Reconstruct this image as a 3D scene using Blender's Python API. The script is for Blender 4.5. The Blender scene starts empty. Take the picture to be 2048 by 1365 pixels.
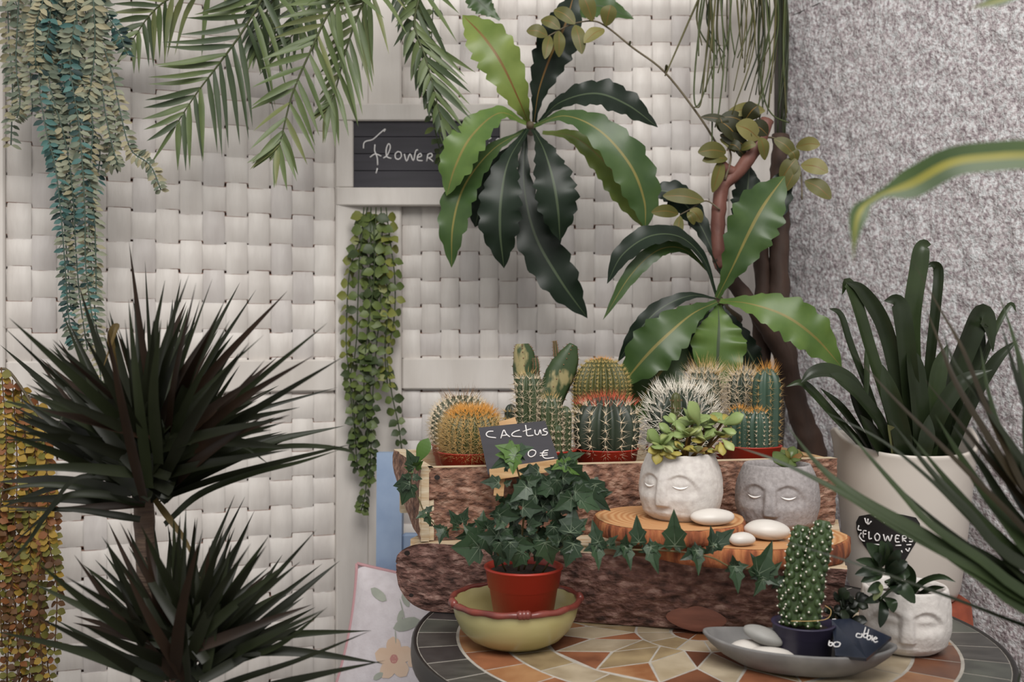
import bpy, math, random
from mathutils import Vector, noise
# ------------------------------------------------------------------ camera, light, exposure
F = 2048 * 35 / 36.0            # focal length in pixels of the 2048x1365 frame
ZC = 1.07                       # camera height
scene = bpy.context.scene
col = scene.collection
cam_d = bpy.data.cameras.new('camera')
cam = bpy.data.objects.new('camera', cam_d)
col.objects.link(cam)
cam.location = (0, 0, ZC)
cam.rotation_euler = (math.radians(90), 0, 0)
cam_d.lens = 35
cam_d.sensor_width = 36
cam_d.clip_start = 0.02
cam_d.dof.use_dof = True
cam_d.dof.focus_distance = 1.32
cam_d.dof.aperture_fstop = 5.6
scene.camera = cam
vs = scene.view_settings
vs.view_transform = 'Standard'
vs.look = 'None'
vs.gamma = 1.0
vs.use_curve_mapping = False
vs.exposure = 0.12
w = bpy.data.worlds.new('overcast_sky')
scene.world = w
w.use_nodes = True
bg = w.node_tree.nodes['Background']
bg.inputs[0].default_value = (1.0, 0.985, 0.965, 1)
bg.inputs[1].default_value = 0.62
area_lamp_d = bpy.data.lights.new('added_area_lamp', 'AREA')     # unseen area light added above and behind the viewer, falling off to lower left
area_lamp_d.shape = 'RECTANGLE'
area_lamp_d.size = 1.5
area_lamp_d.size_y = 1.2
area_lamp_d.energy = 54
area_lamp_d.color = (1.0, 0.975, 0.94)
area_lamp = bpy.data.objects.new('added_area_lamp', area_lamp_d)
col.objects.link(area_lamp)
area_lamp.location = (0.2, -0.35, 2.65)
area_lamp.rotation_euler = (Vector((0.05, 1.85, 1.15)) - area_lamp.location).to_track_quat('-Z', 'Y').to_euler()

# ------------------------------------------------------------------ helpers
R = random.Random(7)
def rnd(a, b): return R.uniform(a, b)
def P(px, py, D): return Vector(((px - 1024) / F * D, D, ZC - (py - 682.5) / F * D))
def PL(pts, D=None):
    return [P(p[0], p[1], p[2] if len(p) > 2 else D) for p in pts]
def C(h):
    h = h.lstrip('#')
    out = []
    for i in (0, 2, 4):
        c = int(h[i:i+2], 16) / 255.0
        out.append(c / 12.92 if c <= 0.04045 else ((c + 0.055) / 1.055) ** 2.4)
    return tuple(out) + (1,)

def mat(name, c1, c2=None, rough=0.5, scale=30, stretch=(1, 1, 1), bump=0, bscale=None, spec=0.5, c3=None, detail=4, coat=0, lo=0.35, hi=0.65, dist=0.004, transl=0):
    m = bpy.data.materials.new(name)
    m.use_nodes = True
    nt = m.node_tree
    b = nt.nodes['Principled BSDF']
    b.inputs['Roughness'].default_value = rough
    b.inputs['Specular IOR Level'].default_value = spec
    b.inputs['Coat Weight'].default_value = coat
    c1 = C(c1) if isinstance(c1, str) else c1
    b.inputs['Base Color'].default_value = c1
    tc = mp = None
    if c2 or bump:
        tc = nt.nodes.new('ShaderNodeTexCoord')
        mp = nt.nodes.new('ShaderNodeMapping')
        mp.inputs['Scale'].default_value = stretch
        nt.links.new(tc.outputs['Object'], mp.inputs[0])
    if c2:
        n = nt.nodes.new('ShaderNodeTexNoise')
        n.inputs['Scale'].default_value = scale
        n.inputs['Detail'].default_value = detail
        nt.links.new(mp.outputs[0], n.inputs['Vector'])
        r = nt.nodes.new('ShaderNodeValToRGB')
        r.color_ramp.elements[0].position = lo
        r.color_ramp.elements[1].position = hi
        r.color_ramp.elements[0].color = c1
        r.color_ramp.elements[1].color = C(c2) if isinstance(c2, str) else c2
        if c3:
            e = r.color_ramp.elements.new(0.5 * (lo + hi))
            e.color = C(c3)
        nt.links.new(n.outputs[0], r.inputs[0])
        nt.links.new(r.outputs[0], b.inputs['Base Color'])
    if bump:
        n2 = nt.nodes.new('ShaderNodeTexNoise')
        n2.inputs['Scale'].default_value = bscale or scale
        n2.inputs['Detail'].default_value = 5
        nt.links.new(mp.outputs[0], n2.inputs['Vector'])
        bp = nt.nodes.new('ShaderNodeBump')
        bp.inputs['Strength'].default_value = bump
        bp.inputs['Distance'].default_value = dist
        nt.links.new(n2.outputs[0], bp.inputs['Height'])
        nt.links.new(bp.outputs[0], b.inputs['Normal'])
    return m

def world_loc(o):
    v = Vector((0, 0, 0))
    while o is not None:
        v += o.location
        o = o.parent
    return v

class MB:
    def __init__(s): s.v = []; s.f = []; s.m = []
    def face(s, idx, m=0): s.f.append(idx); s.m.append(m)
    def poly(s, pts, m=0):
        b = len(s.v); s.v += [tuple(p) for p in pts]
        s.face(tuple(range(b, b + len(pts))), m)
    def grid(s, rows, m=0, close_u=False, mf=None):
        b = len(s.v); n = len(rows[0])
        for r in rows: s.v += [tuple(p) for p in r]
        for i in range(len(rows) - 1):
            for j in range(n if close_u else n - 1):
                k = (j + 1) % n
                s.face((b+i*n+j, b+i*n+k, b+(i+1)*n+k, b+(i+1)*n+j), mf(i, j) if mf else m)
        return b
    def box(s, c, size, m=0, rz=0, bev=0):
        c = Vector(c); hx, hy, hz = size[0]/2, size[1]/2, size[2]/2
        ca, sa = math.cos(rz), math.sin(rz)
        def T(x, y, z): return (c.x + x*ca - y*sa, c.y + x*sa + y*ca, c.z + z)
        if bev <= 0:
            b = len(s.v)
            for z in (-hz, hz):
                for x, y in ((-hx, -hy), (hx, -hy), (hx, hy), (-hx, hy)): s.v.append(T(x, y, z))
            for q in ((0, 3, 2, 1), (4, 5, 6, 7), (0, 1, 5, 4), (1, 2, 6, 5), (2, 3, 7, 6), (3, 0, 4, 7)):
                s.face(tuple(b + i for i in q), m)
            return
        def ring(z, k):
            x, y = hx - k, hy - k; e = bev
            return [T(*p) for p in ((-x+e, -y, z), (x-e, -y, z), (x, -y+e, z), (x, y-e, z), (x-e, y, z), (-x+e, y, z), (-x, y-e, z), (-x, -y+e, z))]
        rows = [ring(-hz, bev), ring(-hz+bev, 0), ring(hz-bev, 0), ring(hz, bev)]
        b = s.grid(rows, m, close_u=True)
        s.face(tuple(b + i for i in range(7, -1, -1)), m)
        s.face(tuple(b + 24 + i for i in range(8)), m)
    def bar(s, a, b_, wx, wy, m=0, up=Vector((0, 1, 0))):
        a = Vector(a); b_ = Vector(b_); t = (b_-a).normalized()
        sx = t.cross(Vector(up)).normalized(); sy = sx.cross(t)
        rows = []
        for p in (a, b_):
            rows.append([p + sx*(wx/2*i) + sy*(wy/2*j) for i, j in ((-1, -1), (1, -1), (1, 1), (-1, 1))])
        k = s.grid(rows, m, close_u=True)
        s.face((k+3, k+2, k+1, k), m); s.face((k+4, k+5, k+6, k+7), m)
    def tube(s, pts, r, n=6, m=0, sub=1, cap=True, bumpy=0):
        if sub > 1: pts = smooth(pts, (len(pts)-1)*sub+1)
        L = len(pts); rows = []
        ref = Vector((0.3, -1, 0.2))
        for i, p in enumerate(pts):
            t = (pts[min(i+1, L-1)] - pts[max(i-1, 0)])
            if t.length < 1e-9: t = Vector((0, 0, 1))
            t.normalize()
            x = t.cross(ref)
            if x.length < 1e-3: x = t.cross(Vector((1, 0, 0)))
            x.normalize(); y = x.cross(t)
            f = i/(L-1) if L > 1 else 0
            rr = r(f) if callable(r) else (r[0] + (r[1]-r[0])*f if isinstance(r, tuple) else r)
            row = []
            for k in range(n):
                a = 2*math.pi*k/n
                q = p + (x*math.cos(a) + y*math.sin(a))*rr
                if bumpy: q += (q-p)*bumpy*noise.noise(q*60)
                row.append(q)
            rows.append(row)
        b = s.grid(rows, m, close_u=True)
        if cap:
            s.face(tuple(b + i for i in range(n-1, -1, -1)), m)
            s.face(tuple(b + (L-1)*n + i for i in range(n)), m)
    def lathe(s, prof, c, n=48, m=0, fn=None, mf=None, capb=True, capt=False):
        c = Vector(c); rows = []
        for i, (r, z) in enumerate(prof):
            row = []
            for k in range(n):
                a = 2*math.pi*k/n
                rr, zz = (r, z) if fn is None else fn(i, a, r, z)
                row.append(c + Vector((rr*math.cos(a), rr*math.sin(a), zz)))
            rows.append(row)
        b = s.grid(rows, m, close_u=True, mf=mf)
        if capb: s.face(tuple(b + i for i in range(n-1, -1, -1)), m)
        if capt: s.face(tuple(b + (len(prof)-1)*n + i for i in range(n)), m)
    def spine(s, p, d, L, r=0.0005, m=0, bend=None):
        d = d.normalized()
        x = d.cross(Vector((0.31, 0.2, 0.93)))
        if x.length < 1e-3: x = d.cross(Vector((1, 0, 0)))
        x.normalize(); y = d.cross(x)
        b = len(s.v)
        for k in range(3):
            a = 2.0944*k
            s.v.append(tuple(p + (x*math.cos(a) + y*math.sin(a))*r))
        if bend is None:
            s.v.append(tuple(p + d*L))
            for k in range(3): s.face((b+k, b+(k+1) % 3, b+3), m)
        else:
            mid = p + d*L*0.55
            for k in range(3):
                a = 2.0944*k
                s.v.append(tuple(mid + (x*math.cos(a) + y*math.sin(a))*r*0.7))
            s.v.append(tuple(p + d*L + bend*L))
            for k in range(3):
                q = (k+1) % 3
                s.face((b+k, b+q, b+3+q, b+3+k), m); s.face((b+3+k, b+3+q, b+6), m)
    def ell(s, c, rx, ry, rz, m=0, nu=20, nv=12, fn=None, q=None):
        c = Vector(c); rows = []
        for i in range(nv+1):
            t = math.pi*(i/nv - 0.5)
            row = []
            for k in range(nu):
                a = 2*math.pi*k/nu
                d = Vector((math.cos(t)*math.cos(a), math.cos(t)*math.sin(a), math.sin(t)))
                v = Vector((d.x*rx, d.y*ry, d.z*rz))
                if fn: v *= fn(d)
                if q: v = q @ v
                row.append(c + v)
            rows.append(row)
        s.grid(rows, m, close_u=True)
    def build(s, name, mats, parent=None, smooth_=True, loc=None):
        me = bpy.data.meshes.new(name)
        if parent is not None: off = world_loc(parent)
        elif loc is not None: off = Vector(loc)
        elif s.v:
            xs = [v[0] for v in s.v]; ys = [v[1] for v in s.v]; zs = [v[2] for v in s.v]
            off = Vector(((min(xs)+max(xs))/2, (min(ys)+max(ys))/2, min(zs)))
        else: off = Vector((0, 0, 0))
        me.from_pydata([(v[0]-off.x, v[1]-off.y, v[2]-off.z) for v in s.v], [], s.f)
        mats = mats if isinstance(mats, (list, tuple)) else [mats]
        for m in mats: me.materials.append(m)
        if len(mats) > 1: me.polygons.foreach_set('material_index', s.m)
        if smooth_: me.polygons.foreach_set('use_smooth', [True]*len(s.f))
        me.update()
        o = bpy.data.objects.new(name, me)
        col.objects.link(o)
        if parent is not None: o.parent = parent
        else: o.location = off
        return o

def smooth(pts, n):
    pts = [Vector(p) for p in pts]
    L = len(pts)
    if L == 2: return [pts[0].lerp(pts[1], i/(n-1)) for i in range(n)]
    out = []
    for i in range(n):
        f = i/(n-1)*(L-1); k = min(int(f), L-2); t = f-k
        p1, p2 = pts[k], pts[k+1]
        p0 = pts[k-1] if k > 0 else p1*2-p2
        p3 = pts[k+2] if k+2 < L else p2*2-p1
        out.append(0.5*((2*p1) + (p2-p0)*t + (2*p0-5*p1+4*p2-p3)*t*t + (3*p1-p0-3*p2+p3)*t**3))
    return out

def sstep(a, b, x):
    t = max(0.0, min(1.0, (x-a)/(b-a))); return t*t*(3-2*t)
def prof_fern(s): return (0.12 + 0.88*sstep(0, 0.60, s)) * (1.0 if s < 0.66 else max(0.0, 1-((s-0.66)/0.34)**1.7)) + 0.004
def prof_blade(s): return (0.75 + 0.25*sstep(0, 0.25, s)) * max(0.01, 1-s**2.0)
def prof_strap(s): return (0.8 + 0.2*sstep(0, 0.3, s)) * (1 if s < 0.6 else max(0.02, 1-((s-0.6)/0.4)**1.8*0.98))
def prof_oval(s): return max(0.02, math.sin(math.pi*min(1, s*0.98+0.01))**0.65)
def prof_leaflet(s): return max(0.02, (0.45 + 0.55*sstep(0, 0.25, s)) * (1-max(0, (s-0.3)/0.7)**1.6))
CAMV = Vector((0, 0, ZC))
def ribbon(mb, pts, hw, prof, seg=14, k=2, fold=0.15, m=0, mid=None, nrm=None, wave=0, nw=6, teeth=0, nt=9, twist=0, twist0=0, midw=0.07):
    """leaf blade along pts; hw half width in metres; u profile with a raised or sunk mid line"""
    c = smooth(pts, seg+1); rows = []
    if mid is None: us = [i/k for i in range(-k, k+1)]
    else:
        us = [i/k for i in range(-k, 0)] + [-midw, midw] + [i/k for i in range(1, k+1)]
    ph = R.random()*6
    for i, p in enumerate(c):
        s = i/seg
        t = (c[min(i+1, seg)] - c[max(i-1, 0)])
        if t.length < 1e-9: t = Vector((0, 0, 1))
        t.normalize()
        n0 = Vector(nrm) if nrm is not None else (CAMV - p).normalized()
        x = t.cross(n0)
        if x.length < 0.05: x = t.cross(Vector((0.7, -0.3, 0.6)))
        x.normalize(); n = x.cross(t)
        tw = twist0 + twist*s
        if tw:
            ca, sa = math.cos(tw), math.sin(tw)
            x, n = x*ca + n*sa, n*ca - x*sa
        wd = hw*prof(s)
        row = []
        for u in us:
            ww = wd
            off = fold*abs(u)*wd
            if abs(u) > 0.9 and teeth:
                q = (s*nt + (0.35 if u > 0 else 0)) % 1.0
                ww = wd*(1 - teeth*(1-(q/.72 if q < .72 else (1-q)/.28)**0.8))
            if wave: off += wave*wd*u*u*math.sin(s*nw*2*math.pi + ph + (1.3 if u > 0 else 0))
            row.append(p + x*(u*ww) + n*off)
        rows.append(row)
    nu = len(us)
    mb.grid(rows, m, mf=(None if mid is None else (lambda i, j: mid if j == nu//2-1 else m)))

def oleaf(mb, base, d, nrm, L, W, m=0, fold=0.2, curl=0.15, tipw=0.55):
    """small pointed oval leaf"""
    d = d.normalized(); x = d.cross(nrm)
    if x.length < 0.05: x = d.cross(Vector((0.5, 0.5, 0.7)))
    x.normalize(); n = x.cross(d)
    b = len(mb.v)
    st = ((0, 0.0), (0.25, 0.75), (0.55, 1.0), (0.82, tipw), (1, 0))
    mb.v.append(tuple(base))
    for s, wv in st[1:4]:
        ctr = base + d*(L*s) - n*(curl*L*s*s)
        for u in (-1, 0, 1): mb.v.append(tuple(ctr + x*(u*W*wv) + n*(abs(u)*fold*W)))
    mb.v.append(tuple(base + d*L - n*(curl*L)))
    mb.face((b, b+2, b+1), m); mb.face((b, b+3, b+2), m)
    for i in range(2):
        q = b+1+i*3
        mb.face((q, q+1, q+4, q+3), m); mb.face((q+1, q+2, q+5, q+4), m)
    q = b+7
    mb.face((q, q+1, b+10), m); mb.face((q+1, q+2, b+10), m)

IVH = [((0, 0), (.22, -.12), (.46, .02), (.36, .22), (0, .27)), ((0, .27), (.36, .22), (.50, .40), (.27, .52), (0, .58)), ((0, .58), (.27, .52), (.15, .76), (0, 1.0))]
def ivy_leaf(mb, base, tip, nrm, wid=1.0, m=0, mv=2, fold=0.22, curl=0.18):
    d = tip - base; L = d.length; d = d/L
    x = d.cross(nrm)
    if x.length < 0.05: x = d.cross(Vector((0.5, -0.8, 0.3)))
    x.normalize(); n = x.cross(d)
    def T(a, y, lift=0): return base + d*(y*L) + x*(a*L*wid) + n*(abs(a)*L*fold - curl*L*y*y + lift)
    for sg in (-1, 1):
        for pg in IVH:
            q = [T(a*sg, y) for a, y in pg]
            if sg > 0: q.reverse()
            mb.poly(q, m)
    lf = 0.0006
    w_ = 0.012
    mb.poly([T(-w_, 0, lf), T(w_, 0, lf), T(w_*.6, .5, lf), T(0, .95, lf), T(-w_*.6, .5, lf)], mv)
    for sg in (-1, 1):
        mb.poly([T(0, 0, lf), T(.02*sg, .02, lf), T(.46*sg, .48, lf), T(.0, .04, lf)][::sg], mv)
        mb.poly([T(0, 0, lf), T(.02*sg, -.02, lf), T(.40*sg, .03, lf), T(.0, .02, lf)][::sg], mv)

def empty(name, loc, label, cat, group=None):
    o = bpy.data.objects.new(name, None)
    o.empty_display_size = 0.02
    o.location = loc
    col.objects.link(o)
    return tag(o, label, cat, group)
def tag(o, label, cat, group=None, kind=None):
    o['label'] = label; o['category'] = cat
    if group: o['group'] = group
    if kind: o['kind'] = kind
    return o
def struct(o, label, cat):
    o['kind'] = 'structure'; o['label'] = label; o['category'] = cat
    return o

# ------------------------------------------------------------------ materials
M_white = mat('white_paint_wood', '#cfc9c3', '#bfb8b1', 0.55, 14, (1, 1, 0.25), 0.25, 60)
M_strip = mat('white_woven_strip', '#d2ccc6', '#c1bab4', 0.5, 10, (3, 1, 0.6), 0.2, 70)
M_brown_gap = mat('brown_core', '#7d5642', '#56392b', 0.8, 40)
M_worn = mat('worn_strip_edge', '#6e4633', '#cbc5c1', 0.6, 26, (1, 1, 1), lo=.46, hi=.60)
M_strip2 = mat('grey_woven_strip', '#c7c1bd', '#b5aeaa', 0.5, 10, (3, 1, 0.6), 0.2, 70)
M_stucco = mat('rough_stucco', '#92868a', '#cdcdce', 0.95, 135, (1, 1, 1), 0.9, 170, c3='#b8b0b1', dist=0.005, lo=.34, hi=.60)
M_floor = mat('grey_floor', '#6a6560', '#7d7771', 0.8, 12)
M_backwall = mat('dark_plaster', '#4a4440', '#5a534e', 0.9, 20)
M_soil = mat('dark_soil', '#1d1714', '#33281f', 0.95, 180, bump=1, bscale=200)
M_red = mat('red_plastic', '#a5301f', '#93281b', 0.4, 8)
M_terra = mat('terracotta', '#9a4a2f', '#7f3b27', 0.75, 30)
M_pine = mat('pale_pine', '#c39f73', '#a97f52', 0.6, 18, (1, 1, 9))
M_pinex = mat('pale_pine_grain', '#c9a77c', '#ad8557', 0.6, 18, (1, 9, 9))
M_creamw = mat('cream_sapwood', '#cdbfa6', '#b59a78', 0.7, 30, (1, 3, 8))
M_bark_up = mat('pinkish_bark', '#43302a', '#b59683', 0.9, 95, (0.7, 1, 1.2), 1.0, 150, c3='#855f4d', lo=0.29, hi=0.74, dist=0.006, detail=10)
M_bark_lo = mat('purple_brown_bark', '#3a2822', '#ab8c80', 0.9, 90, (0.65, 1, 1.25), 1.0, 150, c3='#75534a', lo=0.30, hi=0.74, dist=0.006, detail=10)
M_knot = mat('reddish_cut_wood', '#7d4f40', '#633d31', 0.8, 20, (1, 1, 6))
M_hole = mat('dark_nail_hole', '#1b120e')
M_slicebark = mat('orange_bark', '#5a2d1a', '#b27447', 0.9, 46, (1.6, 1.6, 0.35), 1, 70, c3='#8e4f2f', dist=0.006, detail=6)
M_chalkb = mat('blackboard', '#26242a', '#302d35', 0.6, 12, (0.6, 1, 7))
M_chalk = mat('white_chalk', '#dcd9d8', rough=0.9)
M_pebw = mat('white_pebble_stone', '#d3cdc6', '#c3bcb4', 0.42, 15)
M_pebg = mat('grey_pebble_stone', '#989692', '#86847f', 0.55, 25)
M_concw = mat('pale_cement', '#cbc5bf', '#bcb5b0', 0.85, 130, bump=0.3, bscale=260, dist=0.002)
M_concg = mat('grey_cement', '#8a8483', '#9b9594', 0.9, 220, bump=0.4, bscale=300, dist=0.002)
M_concb = mat('white_cement', '#d6d0cb', '#cbc5c0', 0.85, 120, bump=0.4, bscale=260, dist=0.002)
M_lid = mat('white_eyelid_paint', '#efece9', rough=0.5)
M_dish = mat('grey_stoneware', '#7d7b79', '#6c6a69', 0.7, 40)
M_purple = mat('purple_plastic', '#37324a', '#2f2b3f', 0.42, 10)
M_slate = mat('glossy_slate', '#1d222d', '#262c3a', 0.25, 30)
M_bowl = mat('yellow_green_glaze', '#b0a878', '#a39a66', 0.28, 10, (1, 1, 3))
M_bowlrim = mat('brown_glaze', '#7b3c33', '#5d2c27', 0.25, 40)
M_blue = mat('pale_blue_paint', '#8ea0ba', '#8194b0', 0.55, 20)
M_cloth = mat('white_cotton', '#cfc8cb', '#c5bdc0', 0.9, 60, bump=0.15, bscale=300)
M_pink = mat('pink_piping', '#b98f92', rough=0.8)
M_flp = mat('peach_print', '#d2bba6', '#cbaf98', 0.9, 20)
M_flc = mat('pink_print', '#b47f78', rough=0.9)
M_fll = mat('sage_print', '#a3a69a', '#90948a', 0.9, 25)
M_rim = mat('black_iron', '#1d1b1a', rough=0.45)
M_grout = mat('pale_grout', '#b3aca2', '#9e988f', 0.9, 60)
T_sl = [mat('slate_tile', '#4c4a47', '#383735', 0.35, 25, (1, 3, 1)), mat('greenish_slate_tile', '#575a52', '#3f413d', 0.35, 25), mat('dark_slate_tile', '#3e3c3c', '#2d2b2b', 0.35, 25)]
T_or = [mat('rust_tile', '#9a6446', '#6f4531', 0.35, 22), mat('ochre_tile', '#a97f5a', '#8a5a3a', 0.35, 22), mat('brown_tile', '#7a4f38', '#5c392a', 0.35, 22)]
T_cr = [mat('cream_tile', '#b8aa92', '#8d7d66', 0.35, 18), mat('sand_tile', '#a89471', '#7c6a50', 0.35, 18), mat('pale_tile', '#c0b299', '#a39378', 0.35, 18)]
M_pot_big = mat('cream_ceramic', '#c7bfb6', '#beb5ac', 0.38, 6)
M_tagblack = mat('black_label', '#1d1b1b', rough=0.6)
# leaves
def dk_(h, k): c = C(h); return (c[0]*k*1.07, c[1]*k, c[2]*k*.80, 1)
def leafm(n, a, b=None, rough=0.42, sc=18, k=0.60, sp=0.3): return mat(n, dk_(a, k), dk_(b, k) if b else None, rough, sc, spec=sp)
L_palm = [leafm('palm_green', '#5b6b49', '#4a5c3b', k=.85), leafm('palm_dark', '#41503a', '#334330', k=.85), leafm('palm_olive', '#6e7650', '#586447', k=.85)]
L_rach = leafm('palm_stalk', '#4d5738')
L_fb = leafm('fern_bright', '#5f7a42', '#4b6838', 0.35, k=0.78); L_fy = leafm('fern_yellowgreen', '#778a4d', '#63793f', 0.35, k=0.8)
L_fd = leafm('fern_dark', '#2b3d33', '#202f27', 0.34, k=0.42, sp=.22); L_fm = leafm('fern_mid', '#47613a', '#385230', 0.33, k=0.72)
L_rib = leafm('yellow_midrib', '#969058', '#7d7a45'); L_ribb = leafm('brown_midrib', '#7f5a35', '#8a7440'); L_ribd = leafm('dark_midrib', '#4b5c49')
L_gar = [leafm('dusty_teal', '#55838a', '#467078', 0.6, k=0.62), leafm('grey_sage', '#959c92', '#7f887f', 0.6, k=0.7), leafm('cream_olive', '#a6a392', '#918f7c', 0.6, k=0.68), leafm('deep_teal', '#2f4e53', '#263f45', 0.6), leafm('grey_green', '#74827a', '#61706a', 0.6, k=0.66)]
L_garst = leafm('garland_stalk', '#4e6561')
L_aut = [leafm('autumn_gold', '#a58a3d', '#8d7432', 0.6, k=0.78), leafm('autumn_rust', '#8a5a35', '#75482b', 0.6, k=0.75), leafm('autumn_olive', '#7d7b3d', '#696833', 0.6, k=0.72), leafm('autumn_brown', '#6b4c2f', '#573c27', 0.6, k=0.7)]
L_string = [leafm('string_green', '#5d6e3b', '#4c5f33', 0.45, k=0.75), leafm('string_olive', '#7c8346', '#6a7239', 0.45, k=0.75), leafm('string_dark', '#445633', '#36472a', 0.45)]
L_olive = [leafm('olive_leaf', '#646438', '#54562f', 0.5, k=0.75), leafm('olive_pale', '#85825a', '#747348', 0.5, k=0.75), leafm('olive_dark', '#3c3f28', '#323521', 0.5)]
M_trunk = mat('reddish_branch', '#5c372e', '#754b3f', 0.6, 30, (1, 1, .4), 0.5, 60)
M_trunkd = mat('dark_trunk', '#2d1f18', '#432f24', 0.75, 25, (1, 1, .3), 0.6, 50)
M_twig = mat('twig_brown', '#4f4430', '#5d5340', 0.7, 40)
L_rhip = [leafm('reed_green', '#55623f', '#475434', 0.5), leafm('reed_olive', '#676642', '#555537', 0.5), leafm('reed_dark', '#38422c', '#2d3624', 0.5)]
L_dra = [leafm('dracaena_dark', '#262b20', '#1e221a', 0.38, sp=.16), leafm('dracaena_green', '#31392a', '#282f22', 0.38, sp=.16), leafm('dracaena_wine', '#33261f', '#2a201b', 0.4, sp=.16), leafm('dracaena_tan', '#6b5a38', '#544a30', 0.5, sp=.16)]
L_cli = [leafm('strap_dark', '#2a3626', '#212b1e', 0.32, k=0.8), leafm('strap_green', '#36452f', '#2b3826', 0.32, k=0.8), leafm('strap_pale', '#8f946f', '#7d845c', 0.4)]
L_fg = [leafm('blade_green', '#35442c', '#2a3823', 0.4, k=0.75), leafm('blade_dark', '#262f20', '#1f271a', 0.4, k=0.75), leafm('blade_brown', '#3b3425', '#30291e', 0.45)]
L_spg = leafm('spider_green', '#3d5531', '#4a6238', 0.4); L_spy = leafm('spider_yellow', '#93923f', '#7f8138', 0.4)
L_ivy = [leafm('ivy_green', '#324836', '#26382b', 0.4, k=0.95), leafm('ivy_dark', '#263a2c', '#1d2c22', 0.4, k=0.95), leafm('ivy_vein', '#64756a', k=0.9), leafm('ivy_bright', '#52713d', '#45642f', 0.4, k=0.85)]
L_ivst = leafm('ivy_stem', '#6b6244')
L_succ = [leafm('jade_leaf', '#8ca070', '#768c5e', 0.4, k=0.85), leafm('jade_pale', '#a0ac7c', '#8c9d6c', 0.4, k=0.85), leafm('jade_yellow', '#a39a58', '#8e8749', 0.45, k=0.85), leafm('jade_brown', '#7a5f36', '#694d2c', 0.5, k=0.8)]
S_cream = mat('cream_spine', '#d5c3a8', rough=0.6); S_straw = mat('straw_spine', '#ba9a62', rough=0.6); S_white = mat('white_spine', '#ddd6c8', rough=0.6)
S_orange = mat('orange_spine', '#c58a3a', rough=0.6); S_red = mat('red_spine', '#b04a30', rough=0.6); S_gold = mat('gold_spine', '#b59d60', rough=0.6); S_brown = mat('brown_spine', '#7a5c40', rough=0.6)

def kmat(n, a, b, rough, sc, st=(1, 1, 1), **k): return mat(n, dk_(a, .62), dk_(b, .62), rough, sc, st, **k)
K_dark = kmat('cactus_darkgreen', '#3b4a40', '#2f3c34', 0.5, 30); K_green = kmat('cactus_green', '#4c5e40', '#3d4f35', 0.5, 30); K_blue = kmat('cactus_bluegreen', '#45645a', '#38534c', 0.45, 30)
K_olive = kmat('cactus_olive', '#5a6138', '#4a512f', 0.5, 30); K_gold = kmat('cactus_goldgreen', '#63673a', '#525731', 0.5, 30); K_grey = kmat('cactus_greygreen', '#56604f', '#454f42', 0.5, 60); K_var = kmat('cactus_mottled', '#3f5637', '#b3ab86', 0.5, 34, (1, 1, .5), lo=.58, hi=.64)
K_fairy = kmat('fairy_cactus_green', '#48613b', '#38502f', 0.45, 30)

# ------------------------------------------------------------------ setting
mb = MB(); mb.box((0, 0.9, -0.01), (4.4, 4.4, 0.02)); struct(mb.build('floor', M_floor, None, False), 'plain grey floor under the plants and the table', 'floor')
mb = MB(); mb.box((-0.4, 2.12, 1.2), (2.4, 0.04, 2.4)); struct(mb.build('wall_back', M_backwall, None, False), 'dark plain wall behind the woven screen', 'wall')
WC = Vector((0.565, 1.97, 0)); WD = Vector((0.40, -0.917, 0)).normalized(); WN = Vector((-WD.y, WD.x, 0)) * -1   # right wall: corner, run, normal to the room
mb = MB(); rows = []
for i in range(0, 168):
    z = 0.30 + i*0.0085
    row = []
    for j in range(0, 110):
        p = WC + WD*(-0.04 + j*0.0085) + Vector((0, 0, z))
        h = 0.0060*noise.noise(p*62) + 0.0042*noise.noise(p*135)
        row.append(p + WN*h)
    rows.append(row)
mb.grid(rows)
for z0, z1, L0, L1 in ((0, 0.30, -0.04, 0.89), (1.72, 2.4, -0.04, 0.89), (0, 2.4, 0.88, 1.2)):
    mb.poly([WC + WD*L0 + Vector((0, 0, z0)), WC + WD*L1 + Vector((0, 0, z0)), WC + WD*L1 + Vector((0, 0, z1)), WC + WD*L0 + Vector((0, 0, z1))])
o = mb.build('wall_right', M_stucco, None, True, loc=(0.7, 1.6, 0)); struct(o, 'rough pale stucco wall at the right side', 'wall')

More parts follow.
